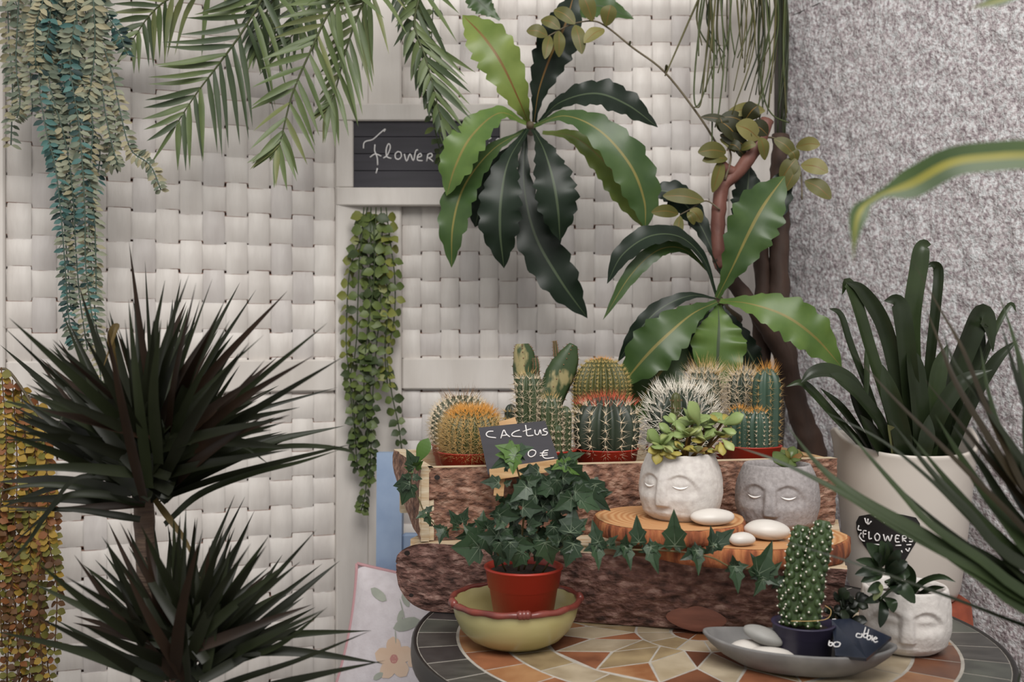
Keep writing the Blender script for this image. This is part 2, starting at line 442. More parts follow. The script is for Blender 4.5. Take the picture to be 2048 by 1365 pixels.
# ------------------------------------------------------------------ white woven screen
def leaf_frame(x0, y0, x1, y1):
    a = Vector((x0, y0, 0)); b = Vector((x1, y1, 0)); u = (b-a).normalized(); n = Vector((u.y, -u.x, 0))
    return a, (b-a).length, u, n       # n points to the camera
scr = empty('folding_screen', (-0.1, 1.9, 0), 'white painted folding screen of woven wooden strips behind all the plants', 'screen')
def screen_leaf(x0, y0, x1, y1, stile_l, stile_r, rails, pitch_x, pitch_z, seed):
    a, W, u, n = leaf_frame(x0, y0, x1, y1)
    rr = random.Random(seed)
    ang = math.atan2(u.y, u.x)
    def pt(s, z, d): return a + u*s + n*d + Vector((0, 0, z))
    H = 2.0
    for s0, wd in ((0, stile_l), (W-stile_r, stile_r)):
        mb = MB(); mb.box(pt(s0+wd/2, H/2+0.01, 0.0), (wd, 0.030, H), rz=ang, bev=0.003); mb.build('stile', M_white, scr, False)
    for zc, h in rails:
        mb = MB(); mb.box(pt((stile_l+W-stile_r)/2, zc, -0.001), (W-stile_l-stile_r-0.001, 0.024, h), rz=ang, bev=0.003); mb.build('rail', M_white, scr, False)
    zs = sorted(rails)
    for k in range(len(zs)-1):
        z0 = zs[k][0] + zs[k][1]/2; z1 = zs[k+1][0] - zs[k+1][1]/2
        s0, s1 = stile_l, W - stile_r
        nx = max(1, round((s1-s0)/pitch_x)); nz = max(1, round((z1-z0)/pitch_z))
        px_, pz = (s1-s0)/nx, (z1-z0)/nz
        A = 0.0031
        mb = MB()
        for i in range(nx):            # upright strips
            sc = s0 + (i+0.5)*px_ + rr.uniform(-.0008, .0008); hw = px_*0.485*rr.uniform(.97, 1.0); slant = rr.uniform(-.0015, .0015)
            rows = []
            for j in range(nz*8+1):
                z = z0 + pz*j/8; ph = math.cos(math.pi*((z-z0)/pz - 0.5 + i))
                v = math.copysign(abs(ph)**0.9, ph)
                d = A*1.15*v*rr.uniform(.9, 1.08)
                w2 = hw*(1 if v > 0 else 0.96); o_ = slant*(j/(nz*8)-.5)
                rows.append([pt(sc-w2+o_, z, d-0.0008), pt(sc-w2*.9+o_, z, d+0.0006), pt(sc+o_, z, d+0.0010), pt(sc+w2*.9+o_, z, d+0.0006), pt(sc+w2+o_, z, d-0.0008)])
            mb.grid(rows, rr.choice((0, 0, 2)))
        for j in range(nz):            # level strips
            zc = z0 + (j+0.5)*pz + rr.uniform(-.0008, .0008); hw = pz*0.466*rr.uniform(.965, 1.01); tilt = rr.uniform(-.002, .002)
            rows = []
            for i in range(nx*8+1):
                s = s0 + px_*i/8; ph = math.cos(math.pi*((s-s0)/px_ - 0.5 + j))
                v = math.copysign(abs(ph)**0.6, ph)
                d = -A*v*0.28; o_ = tilt*(i/(nx*8)-.5)
                rows.append([pt(s, zc+hw+o_, d-0.0016), pt(s, zc+hw*.91+o_, d), pt(s, zc-hw*.91+o_, d), pt(s, zc-hw+o_, d-0.0016)])
            hm = rr.choice((0, 0, 2)); mb.grid(rows, mf=lambda i, j, hm=hm: 1 if j != 1 else hm)
        pn = mb.build('woven_panel', [M_strip, M_worn, M_strip2], scr)
        mb = MB(); mb.poly([pt(s0, z0, -0.0085), pt(s1, z0, -0.0085), pt(s1, z1, -0.0085), pt(s0, z1, -0.0085)]); mb.build('backing_board', M_brown_gap, pn, False)
XH = P(735, 0, 1.9).x
screen_leaf(P(-120, 0, 1.66).x, 1.66, XH, 1.9, 0.099, 0.062, [(0.06, 0.12), (1.0055, 0.060), (1.97, 0.06)], 0.0385, 0.0520, 3)
screen_leaf(XH+0.002, 1.9, P(1545, 0, 1.905).x, 1.905, 0.064, 0.085, [(0.06, 0.12), (1.0075, 0.060), (1.97, 0.06)], 0.0372, 0.0510, 4)

# rail the hanging plants are tied to (above the picture)
mb = MB(); mb.tube([Vector((-1.0, 1.60, 1.74)), Vector((0.52, 1.80, 1.74))], 0.011, 10); rl = mb.build('hanging_rail', M_pine)
tag(rl, 'round wooden rail across the top of the woven screen', 'rail')
for x in (-0.72, 0.38):
    mb = MB(); y = 1.60 + 0.2*(x+1.0)/1.52
    mb.bar((x, y, 1.74), (x, 1.90 if x > 0 else 1.74, 1.74), 0.012, 0.012, up=(0, 0, 1))
    mb.build('bracket', M_rim, rl, False)

# ------------------------------------------------------------------ sign "Flower"
DS = 1.865
sg = empty('wall_sign', P(850, 410, DS), 'white framed blackboard sign with chalk word Flower hung on the screen', 'sign')
def sbox(mb, x0, y0, x1, y1, d, th, m=0, bev=0.002):
    a, b = P(x0, y0, d), P(x1, y1, d)
    mb.box(((a.x+b.x)/2, d+th/2, (a.z+b.z)/2), (abs(b.x-a.x), th, abs(b.z-a.z)), m, 0, bev)
mb = MB()
sbox(mb, 672, 207, 1035, 241, DS, 0.018); sbox(mb, 672, 375, 1035, 411, DS, 0.018)
sbox(mb, 671, 241, 706, 375, DS+0.0005, 0.017); sbox(mb, 1000, 241, 1035, 375, DS+0.0005, 0.017)
mb.build('frame', M_white, sg, False)
mb = MB()
for k in range(4): sbox(mb, 704, 240+k*34, 1002, 240+k*34+33.2, DS+0.008, 0.008, 0, 0.0006)
mb.build('board', M_chalkb, sg, False)
def strokes(mb, lst, fn, r):
    for s in lst:
        pts = [fn(x, y) for x, y in s]
        mb.tube(pts, r, 5, sub=4 if len(pts) > 2 else 1)
fl = [[(645, 892), (647, 862), (662, 848), (700, 838), (742, 802), (775, 775), (768, 792)], [(714, 868), (712, 905), (727, 945), (730, 992)], [(729, 1010), (720, 1042)], [(684, 945), (715, 925), (752, 938)],
      [(764, 950), (788, 932), (806, 885), (796, 863), (782, 895), (785, 940), (812, 952)],
      [(852, 910), (836, 925), (838, 950), (856, 957), (872, 940), (868, 916), (850, 910)],
      [(890, 925), (904, 968), (924, 925), (944, 965), (958, 908), (972, 900)],
      [(966, 947), (992, 938), (987, 922), (971, 936), (970, 962), (1000, 966)],
      [(1024, 970), (1031, 928)], [(1029, 929), (1048, 922), (1058, 932), (1050, 944), (1032, 949)], [(1038, 949), (1064, 971)],
      [(1395, 838), (1412, 828)], [(1398, 858), (1415, 872), (1425, 850)], [(1440, 842), (1455, 832), (1470, 840), (1490, 800)]]
mb = MB(); strokes(mb, fl, lambda x, y: P(512+x/3, y/3, DS+0.0078), 0.0013); mb.build('lettering', M_chalk, sg)

# ------------------------------------------------------------------ chair and pillow
ch = empty('chair', (-0.01, 1.55, 0), 'pale blue wooden chair with slatted back behind the bark planters', 'chair')
CZ = 0.88
for x in (-0.2075, 0.19):
    mb = MB(); mb.bar((x, 1.66, 0), (x, 1.70, CZ), 0.043, 0.03, up=(0, 1, 0)); mb.build('back_post', M_blue, ch, False)
    mb = MB(); mb.box((x, 1.33, 0.215), (0.036, 0.036, 0.43), bev=0.003); mb.build('front_leg', M_blue, ch, False)
for z, h in ((0.815, 0.037), (0.720, 0.046), (0.62, 0.045)):
    mb = MB(); mb.box((-0.009, 1.66+0.04*z/CZ, z), (0.354, 0.018, h), bev=0.003); mb.build('back_slat', M_blue, ch, False)
mb = MB(); mb.box((-0.009, 1.488, 0.4405), (0.44, 0.34, 0.02), bev=0.005); mb.build('seat', M_blue, ch, False)
# pillow
PC = Vector((-0.103, 1.615, 0.572)); PW, PH, PT = 0.172, 0.104, 0.042; rol = math.radians(-9)
def pil(u, v, sgn):
    e = (1-u**4)*(1-v**4)
    k = 1 - 0.10*(1-u*u)*abs(v)**3 if False else 1
    x = u*PW*(1-0.05*(1-v*v)); z = v*PH*(1-0.06*(1-u*u))
    y = -sgn*PT*max(0, e)**0.55
    xr = x*math.cos(rol) - z*math.sin(rol); zr = x*math.sin(rol) + z*math.cos(rol)
    return PC + Vector((xr, y + zr*0.25, zr))
cu = empty('pillow', (PC.x, PC.y, 0.452), 'white floral pillow with pink piping standing on the blue chair', 'pillow')
mb = MB(); N_ = 24
for sgn in (1, -1): mb.grid([[pil(-1+2*i/N_, -1+2*j/N_, sgn) for i in range(N_+1)] for j in range(N_+1)])
cv = mb.build('cover', M_cloth, cu)
mb = MB()
edge = [(-1+2*i/20, 1) for i in range(20)] + [(1, 1-2*i/20) for i in range(20)] + [(1-2*i/20, -1) for i in range(20)] + [(-1, -1+2*i/20) for i in range(21)]
mb.tube([pil(u, v, 1) for u, v in edge], 0.0028, 6); mb.build('piping', M_pink, cu)
def pil_inv(px, py):
    p = P(px, py, 1.575); dx, dz = p.x-PC.x, p.z-PC.z
    x = dx*math.cos(-rol) - dz*math.sin(-rol); z = dx*math.sin(-rol) + dz*math.cos(-rol)
    return max(-.97, min(.97, x/PW)), max(-.97, min(.97, z/PH))
def decal(mb, px, py, lx, ly, ang, m):
    rows = []
    for i in range(7):
        s = -1 + 2*i/6; wv = math.sqrt(max(0.0, 1-s*s))
        row = []
        for j in (-1, 0, 1):
            ax, ay = s*lx, j*wv*ly
            q = pil_inv(px + ax*math.cos(ang) - ay*math.sin(ang), py + ax*math.sin(ang) + ay*math.cos(ang))
            row.append(pil(q[0], q[1], 1) + Vector((0, -0.0012, 0)))
        rows.append(row)
    mb.grid(rows, m)
for cx_, cy_, s in ((783, 1318, 30), (828, 1312, 17)):
        mb = MB()
        for k in range(5): decal(mb, cx_+s*.75*math.cos(k*1.257-.4), cy_+s*.8*math.sin(k*1.257-.4), s*.66, s*.52, k*1.257-.4, 0)
        decal(mb, cx_, cy_, s*.3, s*.3, 0, 1)
        mb.build('flower_print', [M_flp, M_flc], cv)
for a in ((748, 1197, 20, 9, .5), (808, 1250, 30, 12, -.3), (795, 1235, 14, 6, -1.2), (752, 1352, 12, 6, -.6), (806, 1205, 14, 6, 1.0), (785, 1275, 15, 1.2, 1.5), (800, 1225, 25, 1.2, 1.3)):
    mb = MB(); decal(mb, *a[:2], a[2], a[3], a[4], 0); mb.build('leaf_print', M_fll, cv)

# ------------------------------------------------------------------ mosaic table
TC = Vector((0.224, 1.195, 0.72)); TR = 0.343
tb = empty('mosaic_table', (TC.x, TC.y, 0), 'round bistro table with mosaic stone top and black iron edge', 'table')
mb = MB(); mb.lathe([(0.0, -0.012), (TR-0.006, -0.012), (TR-0.006, -0.0003), (0.0, -0.0003)], TC, 96, capb=False)
top = mb.build('mosaic_top', M_grout, tb, False)
mb = MB(); rt = random.Random(5)
mats = T_sl + T_or + T_cr
def tile(pts, m, sh=0.0012):
    c = sum((Vector(p) for p in pts), Vector((0, 0, 0)))/len(pts)
    q = []
    for p in pts:
        p = Vector(p); d = c-p; q.append(p + d.normalized()*sh*1.4 if sh else p)
    mb.poly([TC + v for v in q], m)
    n = len(q)
    for i in range(n):
        a, b = TC+q[i], TC+q[(i+1) % n]
        mb.poly([a, a-Vector((0, 0, .0006)), b-Vector((0, 0, .0006)), b], m)
def sector(r0, r1, a0, a1, m, sub=3):
    g = .0012; r0 += g*.7; r1 -= g*.7; k1 = g/max(r1, .01); k0 = g/max(r0, .01)
    pts = [Vector((r1*math.cos(a), r1*math.sin(a), 0)) for a in (a0+k1+(a1-a0-2*k1)*i/sub for i in range(sub+1))]
    pts += [Vector((r0*math.cos(a), r0*math.sin(a), 0)) for a in (a1-k0-(a1-a0-2*k0)*i/sub for i in range(sub+1))]
    tile(pts, m, 0.0)
def ring(r0, r1, n, pick, off=0):
    for i in range(n): sector(r0, r1, off+2*math.pi*i/n, off+2*math.pi*(i+1)/n, pick(i))
ring(0.290, 0.337, 36, lambda i: rt.choice((0, 0, 1, 2)))
ring(0.240, 0.288, 28, lambda i: 3 + rt.choice((0, 1, 0, 2, 1)), 0.05)
ring(0.192, 0.238, 24, lambda i: rt.choice((6, 7, 8, 8)), 0.1)
for i in range(16):       # zig-zag of triangles, then the pale centre
    a0, a1, am = 2*math.pi*i/16, 2*math.pi*(i+1)/16, 2*math.pi*(i+.5)/16
    V = lambda r, a: Vector((r*math.cos(a), r*math.sin(a), 0))
    tile([V(.190, a0), V(.190, a1), V(.135, am)], 3 + i % 3)
    tile([V(.133, a0-2*math.pi/32), V(.188, a0), V(.133, a0+2*math.pi/32), V(.078, a0)], 6 + i % 3)
    tile([V(.131, am), V(.076, a0), V(.076, a1)], rt.choice((3, 7, 5)))
ring(0.034, 0.074, 12, lambda i: 6 + i % 3)
ring(0.0, 0.032, 6, lambda i: 3 + i % 3)
mb.build('mosaic_tiles', mats, top, False)
mb = MB(); mb.lathe([(TR-0.006, -0.022), (TR, -0.022), (TR+0.001, -0.012), (TR, 0.0), (TR-0.003, 0.0012), (TR-0.006, 0.0)], TC, 96, capb=False); mb.build('edge_band', M_rim, tb)
mb = MB(); mb.lathe([(0.02, 0.02), (0.016, 0.05), (0.016, 0.62), (0.03, 0.66), (0.11, 0.696), (0.12, 0.708)], (TC.x, TC.y, 0), 24); mb.build('pedestal', M_rim, tb)
for k in range(3):
    a = k*2.094 + .5
    mb = MB(); mb.tube([Vector((TC.x+r*math.cos(a), TC.y+r*math.sin(a), z)) for r, z in ((.01, .09), (.10, .07), (.19, .014))], (.014, .012), 8, sub=4); mb.build('foot', M_rim, tb)

# ------------------------------------------------------------------ bark planters
def bark_slab(x0, y0, x1, y1, xb0, yb0, xb1, yb1, z0, z1, th, bulge, rndl, rndr, seed, rough=0.0035, nu=190, nv=44):
    """front slab with a bulging bark face; (x0,y0)-(x1,y1) top front edge, b = bottom edge"""
    mb = MB(); off = seed*7.3
    front, back = [], []
    A, B, A2, B2 = Vector((x0, y0, z1)), Vector((x1, y1, z1)), Vector((xb0, yb0, z0)), Vector((xb1, yb1, z0))
    L = (B-A).length; u_ = (B-A).normalized(); n = Vector((u_.y, -u_.x, 0)).normalized()
    for j in range(nv+1):
        v = j/nv; fr, bk = [], []
        for i in range(nu+1):
            u = i/nu
            lo, hi = 0.0, 1.0
            for dist, rn in ((u*L, rndl), ((1-u)*L, rndr)):
                if rn and dist < rn[0]:
                    q = math.sqrt(max(0, 1-(1-dist/rn[0])**2)); e = (1-q)
                    hi = min(hi, 1-e*rn[1]); lo = max(lo, e*rn[2])
            vv = lo + (hi-lo)*v
            a = A2.lerp(A, vv); b = B2.lerp(B, vv); p = a.lerp(b, u)
            d = bulge*(1-(2*vv-1)**2)*min(1, u*8, (1-u)*8)
            q = Vector((u*L*40, vv*L*0.18*90, off))
            d += rough*(.8*noise.noise(q) + 0.7*noise.noise(q*2.3) + 0.5*noise.noise(q*4.6)) * (1 if 0 < j < nv else 0.2)
            fr.append(p + n*d)
            bk.append(p - n*th)
        front.append(fr); back.append(bk)
    mb.grid(front, 0)
    mb.grid([r[::-1] for r in back], 1)
    mb.grid([back[-1], front[-1]][::-1], 1); mb.grid([front[0], back[0]][::-1], 1)
    mb.grid([[front[j][0], back[j][0]] for j in range(nv+1)], 1)
    mb.grid([[back[j][-1], front[j][-1]] for j in range(nv+1)], 1)
    return mb, n
def wall_box(mb, pts, z0, z1, m=0, mt=None):
    """prism over a plan polygon"""
    b = [Vector((x, y, z0)) for x, y in pts]; t = [Vector((x, y, z1)) for x, y in pts]; n = len(pts)
    mb.poly(b[::-1], m); mb.poly(t, m if mt is None else mt)
    for i in range(n): mb.poly([b[i], b[(i+1) % n], t[(i+1) % n], t[i]], m)
ZT = 0.7212                        # tile surface
ZL = ZC - 0.2575                   # top of the lower planter
ZU = ZC - 0.163                    # top of the upper planter
# lower
lo = empty('bark_planter', (0.12, 1.35, ZT), 'lower long bark planter standing on the mosaic table', 'planter')
LA, LB = Vector((-.150, 1.280, 0)), Vector((.378, 1.122, 0))
mb, nL = bark_slab(LA.x, LA.y, LB.x, LB.y, -.150, 1.294, .378, 1.162, ZT, ZL, .020, .006, (.05, .30, .55), None, 2)
fs = mb.build('front_slab', [M_bark_lo, M_creamw], lo)
uL = (LB-LA).normalized(); bL = -nL
def lp(s, d): q = LA + uL*s + bL*d; return (q.x, q.y)
LL = (LB-LA).length
mb = MB()
wall_box(mb, [lp(.012, .0215), lp(LL-.0015, .0215), lp(LL-.0015, .33), lp(.012, .33)], ZL-.014, ZL-.0005); mb.build('top_board', M_creamw, lo, False)
for s in (.030, LL-.022):
    mb = MB(); wall_box(mb, [lp(s, .066), lp(s+.018, .066), lp(s+.018, .325), lp(s, .325)], ZT, ZL-.0145); mb.build('end_slab', M_bark_lo, lo, False)
mb = MB(); wall_box(mb, [lp(.05, .305), lp(LL-.025, .305), lp(LL-.025, .325), lp(.05, .325)], ZT, ZL-.0145); mb.build('back_slab', M_bark_lo, lo, False)
mb = MB()
def on_front(px, py, A, n, lift):
    d = (P(px, py, 1) - CAMV); t = (A - CAMV).dot(n)/d.dot(n); return CAMV + d*t + n*lift
for px, py, rx, ry in ((820, 1104, 6, 5), (828, 1188, 5, 4)):
    mb.poly([on_front(px+rx*math.cos(a*.628), py+ry*math.sin(a*.628), LA, nL, .0095) for a in range(10)])
mb.build('nail_hole', M_hole, fs, False)
mb = MB()
ctr = on_front(1393, 1236, Vector((.20, 1.195, 0)), nL, 0.0)
rows = []
for k in range(6):
    f = k/5; rows.append([ctr + (uL*(.030*f*math.cos(a*.2618)*(1+.2*math.cos(a*.26*2))) + Vector((0, 0, 1))*(.0155*f*math.sin(a*.2618))) + nL*(.0045+.003*math.sqrt(1-f*f*.99)) for a in range(24)])
mb.grid(rows, close_u=True); mb.build('cut_knot', M_knot, fs)
# upper
up = empty('bark_planter', (0.18, 1.43, ZL), 'upper bark planter trough filled with potted cacti, stacked on the lower one', 'planter')
UA, UB = Vector((-.1146, 1.275, 0)), Vector((.452, 1.382, 0))
mb, nU = bark_slab(UA.x, UA.y, UB.x, UB.y, UA.x+.004, UA.y+.006, UB.x, UB.y+.012, ZL+.0005, ZU, .020, .006, None, None, 5)
fsu = mb.build('front_slab', [M_bark_up, M_creamw], up)
uU = (UB-UA).normalized(); bU = -nU
def upt(s, d): q = UA + uU*s + bU*d; return (q.x, q.y)
LU = (UB-UA).length
# left end slab splays outwards, its lower back corner is cut round
mb = MB()
e0, e1 = Vector((*upt(-.001, .001), 0)), Vector((-.178, 1.50, 0)); eu = (e1-e0).normalized(); en = Vector((-eu.y, eu.x, 0))
LE = (e1-e0).length; rows, rowb = [], []
for j in range(13):
    v = j/12; r_, b_ = [], []
    for i in range(25):
        u = i/24; lo_ = max(0, (u-.05)/.95)**1.4*.80
        vv = lo_ + (1-lo_)*v
        p = e0 + eu*(u*LE); z = ZL+.001 + (ZU-ZL-.001)*vv
        d = .0025*noise.noise(Vector((u*9, vv*7, 3.1))) + .004*(1-(2*vv-1)**2)
        r_.append(Vector((p.x, p.y, z)) + en*d); b_.append(Vector((p.x, p.y, z)) - en*.016)
    rows.append(r_); rowb.append(b_)
mb.grid(rows, 0); mb.grid(rowb, 1); mb.grid([rows[-1], rowb[-1]], 1); mb.grid([rows[0], rowb[0]], 1)
mb.grid([[rows[j][-1], rowb[j][-1]] for j in range(13)], 1); mb.grid([[rows[j][0], rowb[j][0]] for j in range(13)], 1)
mb.build('end_slab', [M_bark_up, M_creamw], up)
mb = MB(); wall_box(mb, [upt(LU-.020, .021), upt(LU-.0008, .021), upt(LU-.0008, .232), upt(LU-.020, .232)], ZL+.001, ZU-.002); mb.build('end_slab', [M_pine], up, False)
mb = MB(); wall_box(mb, [upt(-.012, .214), upt(LU-.021, .214), upt(LU-.021, .232), upt(-.012, .232)], ZL+.001, ZU-.001); mb.build('back_slab', [M_creamw], up, False)
mb = MB(); wall_box(mb, [upt(.016, .0205), upt(LU-.0205, .0205), upt(LU-.0205, .2135), upt(.006, .2135)], ZU-.057, ZU-.045); mb.build('bottom_board', [M_creamw], up, False)
mb = MB(); wall_box(mb, [upt(-.002, -.002), upt(.008, -.0035), upt(.008, .016), upt(-.002, .016)], ZL+.001, ZU+.0005); mb.build('corner_edge', [M_creamw], fsu, False)
mb = MB()
mb.poly([on_front(873+6*math.cos(a*.628), 954+5*math.sin(a*.628), UA, nU, .0075) for a in range(10)]); mb.build('nail_hole', M_hole, fsu, False)
ZPOT = ZU - .045

# wood slices
def slice_(name, label, cx, cy, rx, ry, z0, th, seed, rz=0):
    e = empty(name, (cx, cy, z0), label, 'wood slice')
    mb = MB(); rows = []
    n = 80
    def rad(a): return 1 + .05*noise.noise(Vector((2*math.cos(a), 2*math.sin(a), seed)))
    def pt(a, f, z, ns):
        q = rad(a)*f + ns*.022*noise.noise(Vector((9*math.cos(a), 9*math.sin(a), z*60+seed))) + ns*.012*math.sin(a*37+seed)*noise.noise(Vector((3*a, seed, 0)))
        x, y = rx*q*math.cos(a), ry*q*math.sin(a)
        return Vector((cx + x*math.cos(rz) - y*math.sin(rz), cy + x*math.sin(rz) + y*math.cos(rz), z))
    rows = [[pt(2*math.pi*k/n, f, z0+z*th, ns) for k in range(n)] for f, z, ns in ((.94, 0, 0), (.985, .06, 1), (1, .3, 1), (1.0, .6, 1), (.99, .92, 1), (.97, 1, .6))]
    b = mb.grid(rows, 0, close_u=True); mb.face(tuple(b+i for i in range(n-1, -1, -1)), 0)
    mb.build('bark', M_slicebark, e)
    mb = MB(); rows = [[pt(2*math.pi*k/n, f, z0+th+.0004, .6) for k in range(n)] for f in (.972, .8, .6, .4, .2, .02)]
    mb.grid(rows, 0, close_u=True)
    m = bpy.data.materials.new('cut_wood_rings'); m.use_nodes = True; nt = m.node_tree; bs = nt.nodes['Principled BSDF']; bs.inputs['Roughness'].default_value = .65
    tc = nt.nodes.new('ShaderNodeTexCoord'); wv = nt.nodes.new('ShaderNodeTexWave'); wv.wave_type = 'RINGS'; wv.rings_direction = 'Z'
    wv.inputs['Scale'].default_value = 40; wv.inputs['Distortion'].default_value = 3; wv.inputs['Detail'].default_value = 3
    rp = nt.nodes.new('ShaderNodeValToRGB'); rp.color_ramp.elements[0].color = C('#c79b6d'); rp.color_ramp.elements[1].color = C('#b1794a')
    nt.links.new(tc.outputs['Object'], wv.inputs['Vector']); nt.links.new(wv.outputs[0], rp.inputs[0]); nt.links.new(rp.outputs[0], bs.inputs['Base Color'])
    mb.build('cut_face', m, e, loc=None)
    return e
ZS2 = ZL + .024; ZS1 = ZS2 + .0185 + .0005
slice_('wood_slice', 'large lower wood slice carrying the grey face planter and two white pebbles', .283, 1.205, .125, .093, ZL, .0235, 4.4)
slice_('wood_slice', 'upper round wood slice under the white face planter with succulent', .192, 1.212, .093, .089, ZS2, .0185, 1.7)
def pebble(cx, cy, z0, rx, ry, rz, m, label, ang=0, tilt=0, seed=1):
    from mathutils import Euler
    q = Euler((0, tilt, ang)).to_quaternion()
    mb = MB(); mb.ell((cx, cy, z0+rz), rx, ry, rz, nu=32, nv=18, q=q.to_matrix(), fn=lambda d: 1+.07*noise.noise(d*1.1+Vector((seed, 0, 0))))
    zmin = min(v[2] for v in mb.v); mb.v = [(x, y, z+z0-zmin) for x, y, z in mb.v]
    o = mb.build('pebble', m); return tag(o, label, 'pebble', 'smooth decorative pebbles')
pebble(.233, 1.158, ZS1, .0262, .015, .0098, M_pebw, 'long white pebble lying on the upper wood slice', .1, 0, 1)
pebble(.299, 1.168, ZS2, .0265, .018, .0118, M_pebw, 'big white pebble in front of the grey face planter', -.15, .05, 2)
pebble(.262, 1.134, ZS2, .0155, .011, .0078, M_pebw, 'smallest white pebble at the front edge of the wood slice', .2, 0, 3)

# ------------------------------------------------------------------ face planters
def gau(x, s): return math.exp(-(x/s)**2)
def face_planter(label, cx, cy, z0, rmax, H, th0, m, lids=True, nose=.006, wob=0, rimr=.80):
    """cement head planter; th0 is the heading of the face, as an angle about the vertical"""
    e = empty('face_planter', (cx, cy, z0), label, 'planter', 'cement planters with sleeping faces')
    N, NV = 150, 66
    def base(v):      # outer profile: rounded foot, belly, shoulder
        if v < .16: return rmax*(.70 + .22*math.sin(math.pi/2*v/.16))
        if v < .45: return rmax*(.92 + .08*math.sin(math.pi/2*(v-.16)/.29))
        return rmax*(1 - (1-rimr)*((v-.45)/.55)**2.3)
    def relief(a, v):
        d = 0.0
        wn = .10 + .05*sstep(.72, .30, v)                         # nose
        sh = sstep(.80, .66, v)*sstep(.235, .275, v)
        d += nose*(.55 + .45*sstep(.75, .3, v))*sh*sstep(wn+.05, wn-.05, abs(a))
        aa = abs(a)
        # forehead stands proud of the eye hollows, brow arc falls outwards
        brow = .74 - .16*((aa-.42)/.40)**2
        if .12 < aa < .95: d -= nose*.60*sstep(brow+.02, brow-.03, v)*sstep(.34, .52, v)*sstep(.12, .20, aa)*sstep(.98, .72, aa)
        d += nose*.30*gau((aa-.44), .22)*gau(v-.60, .05)           # lid swell
        d += nose*.30*gau(a, .20)*gau(v-.155, .03) + nose*.22*gau(a, .16)*gau(v-.095, .028)   # lips
        return d
    mb = MB(); rows = []
    for i in range(NV+1):
        v = i/NV; row = []
        for k in range(N):
            an = 2*math.pi*k/N
            a = (an - th0 + math.pi) % (2*math.pi) - math.pi
            r = base(v) + relief(a, v) + .0006*noise.noise(Vector((math.cos(an)*9, math.sin(an)*9, v*9)))
            z = z0 + H*v + (wob*noise.noise(Vector((math.cos(an)*2, math.sin(an)*2, 4)))*v**4 if wob else 0)
            row.append(Vector((cx+r*math.cos(an), cy+r*math.sin(an), z)))
        rows.append(row)
    top = rows[-1]
    for f, dz in ((.97, .0022), (.92, .0018), (.89, -.002), (.86, -.02)):
        rows.append([Vector((cx+(p.x-cx)*f, cy+(p.y-cy)*f, p.z+dz)) for p in top])
    b = mb.grid(rows, close_u=True); mb.face(tuple(b+i for i in range(N-1, -1, -1)))
    mb.build('body', m, e)
    if lids:
        mb = MB()
        for s in (-1, 1):
            pts = []
            for i in range(9):
                t = -1 + i/4; a = s*.44 + .19*t; v = .575 - .035*(1-t*t)
                an = th0 + a; r = base(v) + relief(a, v) + .0003
                pts.append(Vector((cx+r*math.cos(an), cy+r*math.sin(an), z0+H*v)))
            mb.tube(pts, lambda f: .0002 + .0011*math.sin(math.pi*f), 6, sub=2)
        mb.build('eyelid_line', M_lid, e)
    mb = MB(); mb.lathe([(.0, 0), (rmax*rimr*.88, 0)], (cx, cy, z0+H-.012), 24, capb=False); mb.build('soil', M_soil, e)
    return e
PI = math.pi
fp1 = face_planter('white cement planter with sleeping face and green succulent on wood slice', .2054, 1.212, ZS1, .0505, .0765, -PI/2-.62, M_concw, wob=.003, nose=.0050)
fp2 = face_planter('grey cement planter with sleeping face and white eyelids on lower slice', .3335, 1.252, ZS2, .0518, .0775, -PI/2-.42, M_concg, nose=.0060)
fp3 = face_planter('white cement face planter with pointed dark leaves on the mosaic table, beside the grey dish', .4475, 1.134, ZT, .0495, .0690, -PI/2-.32, M_concb, lids=False, nose=.0062, rimr=.93)

def thick_leaf(mb, base, tip, hw, th, m=0, nrm=None, seg=8):
    """fleshy leaf: flattened lens section"""
    d = tip-base; n0 = Vector(nrm) if nrm is not None else (CAMV-base)
    x = d.cross(n0).normalized(); n = x.cross(d.normalized()); L = d.length
    rows = []
    for i in range(seg+1):
        s = i/seg
        w = hw*max(.08, (.25 + .75*sstep(0, .6, s))*(1-max(0, (s-.62)/.38)**2.4)) if i < seg else hw*.05
        t = th*max(.1, math.sin(math.pi*min(.98, .12+s*.86))) if i < seg else th*.05
        c = base + d*s + n*(L*.16*(s-1)*s*-1)
        rows.append([c + x*(w*math.cos(k*PI/4)) + n*(t*math.sin(k*PI/4)) for k in range(8)])
    mb.grid(rows, m, close_u=True)

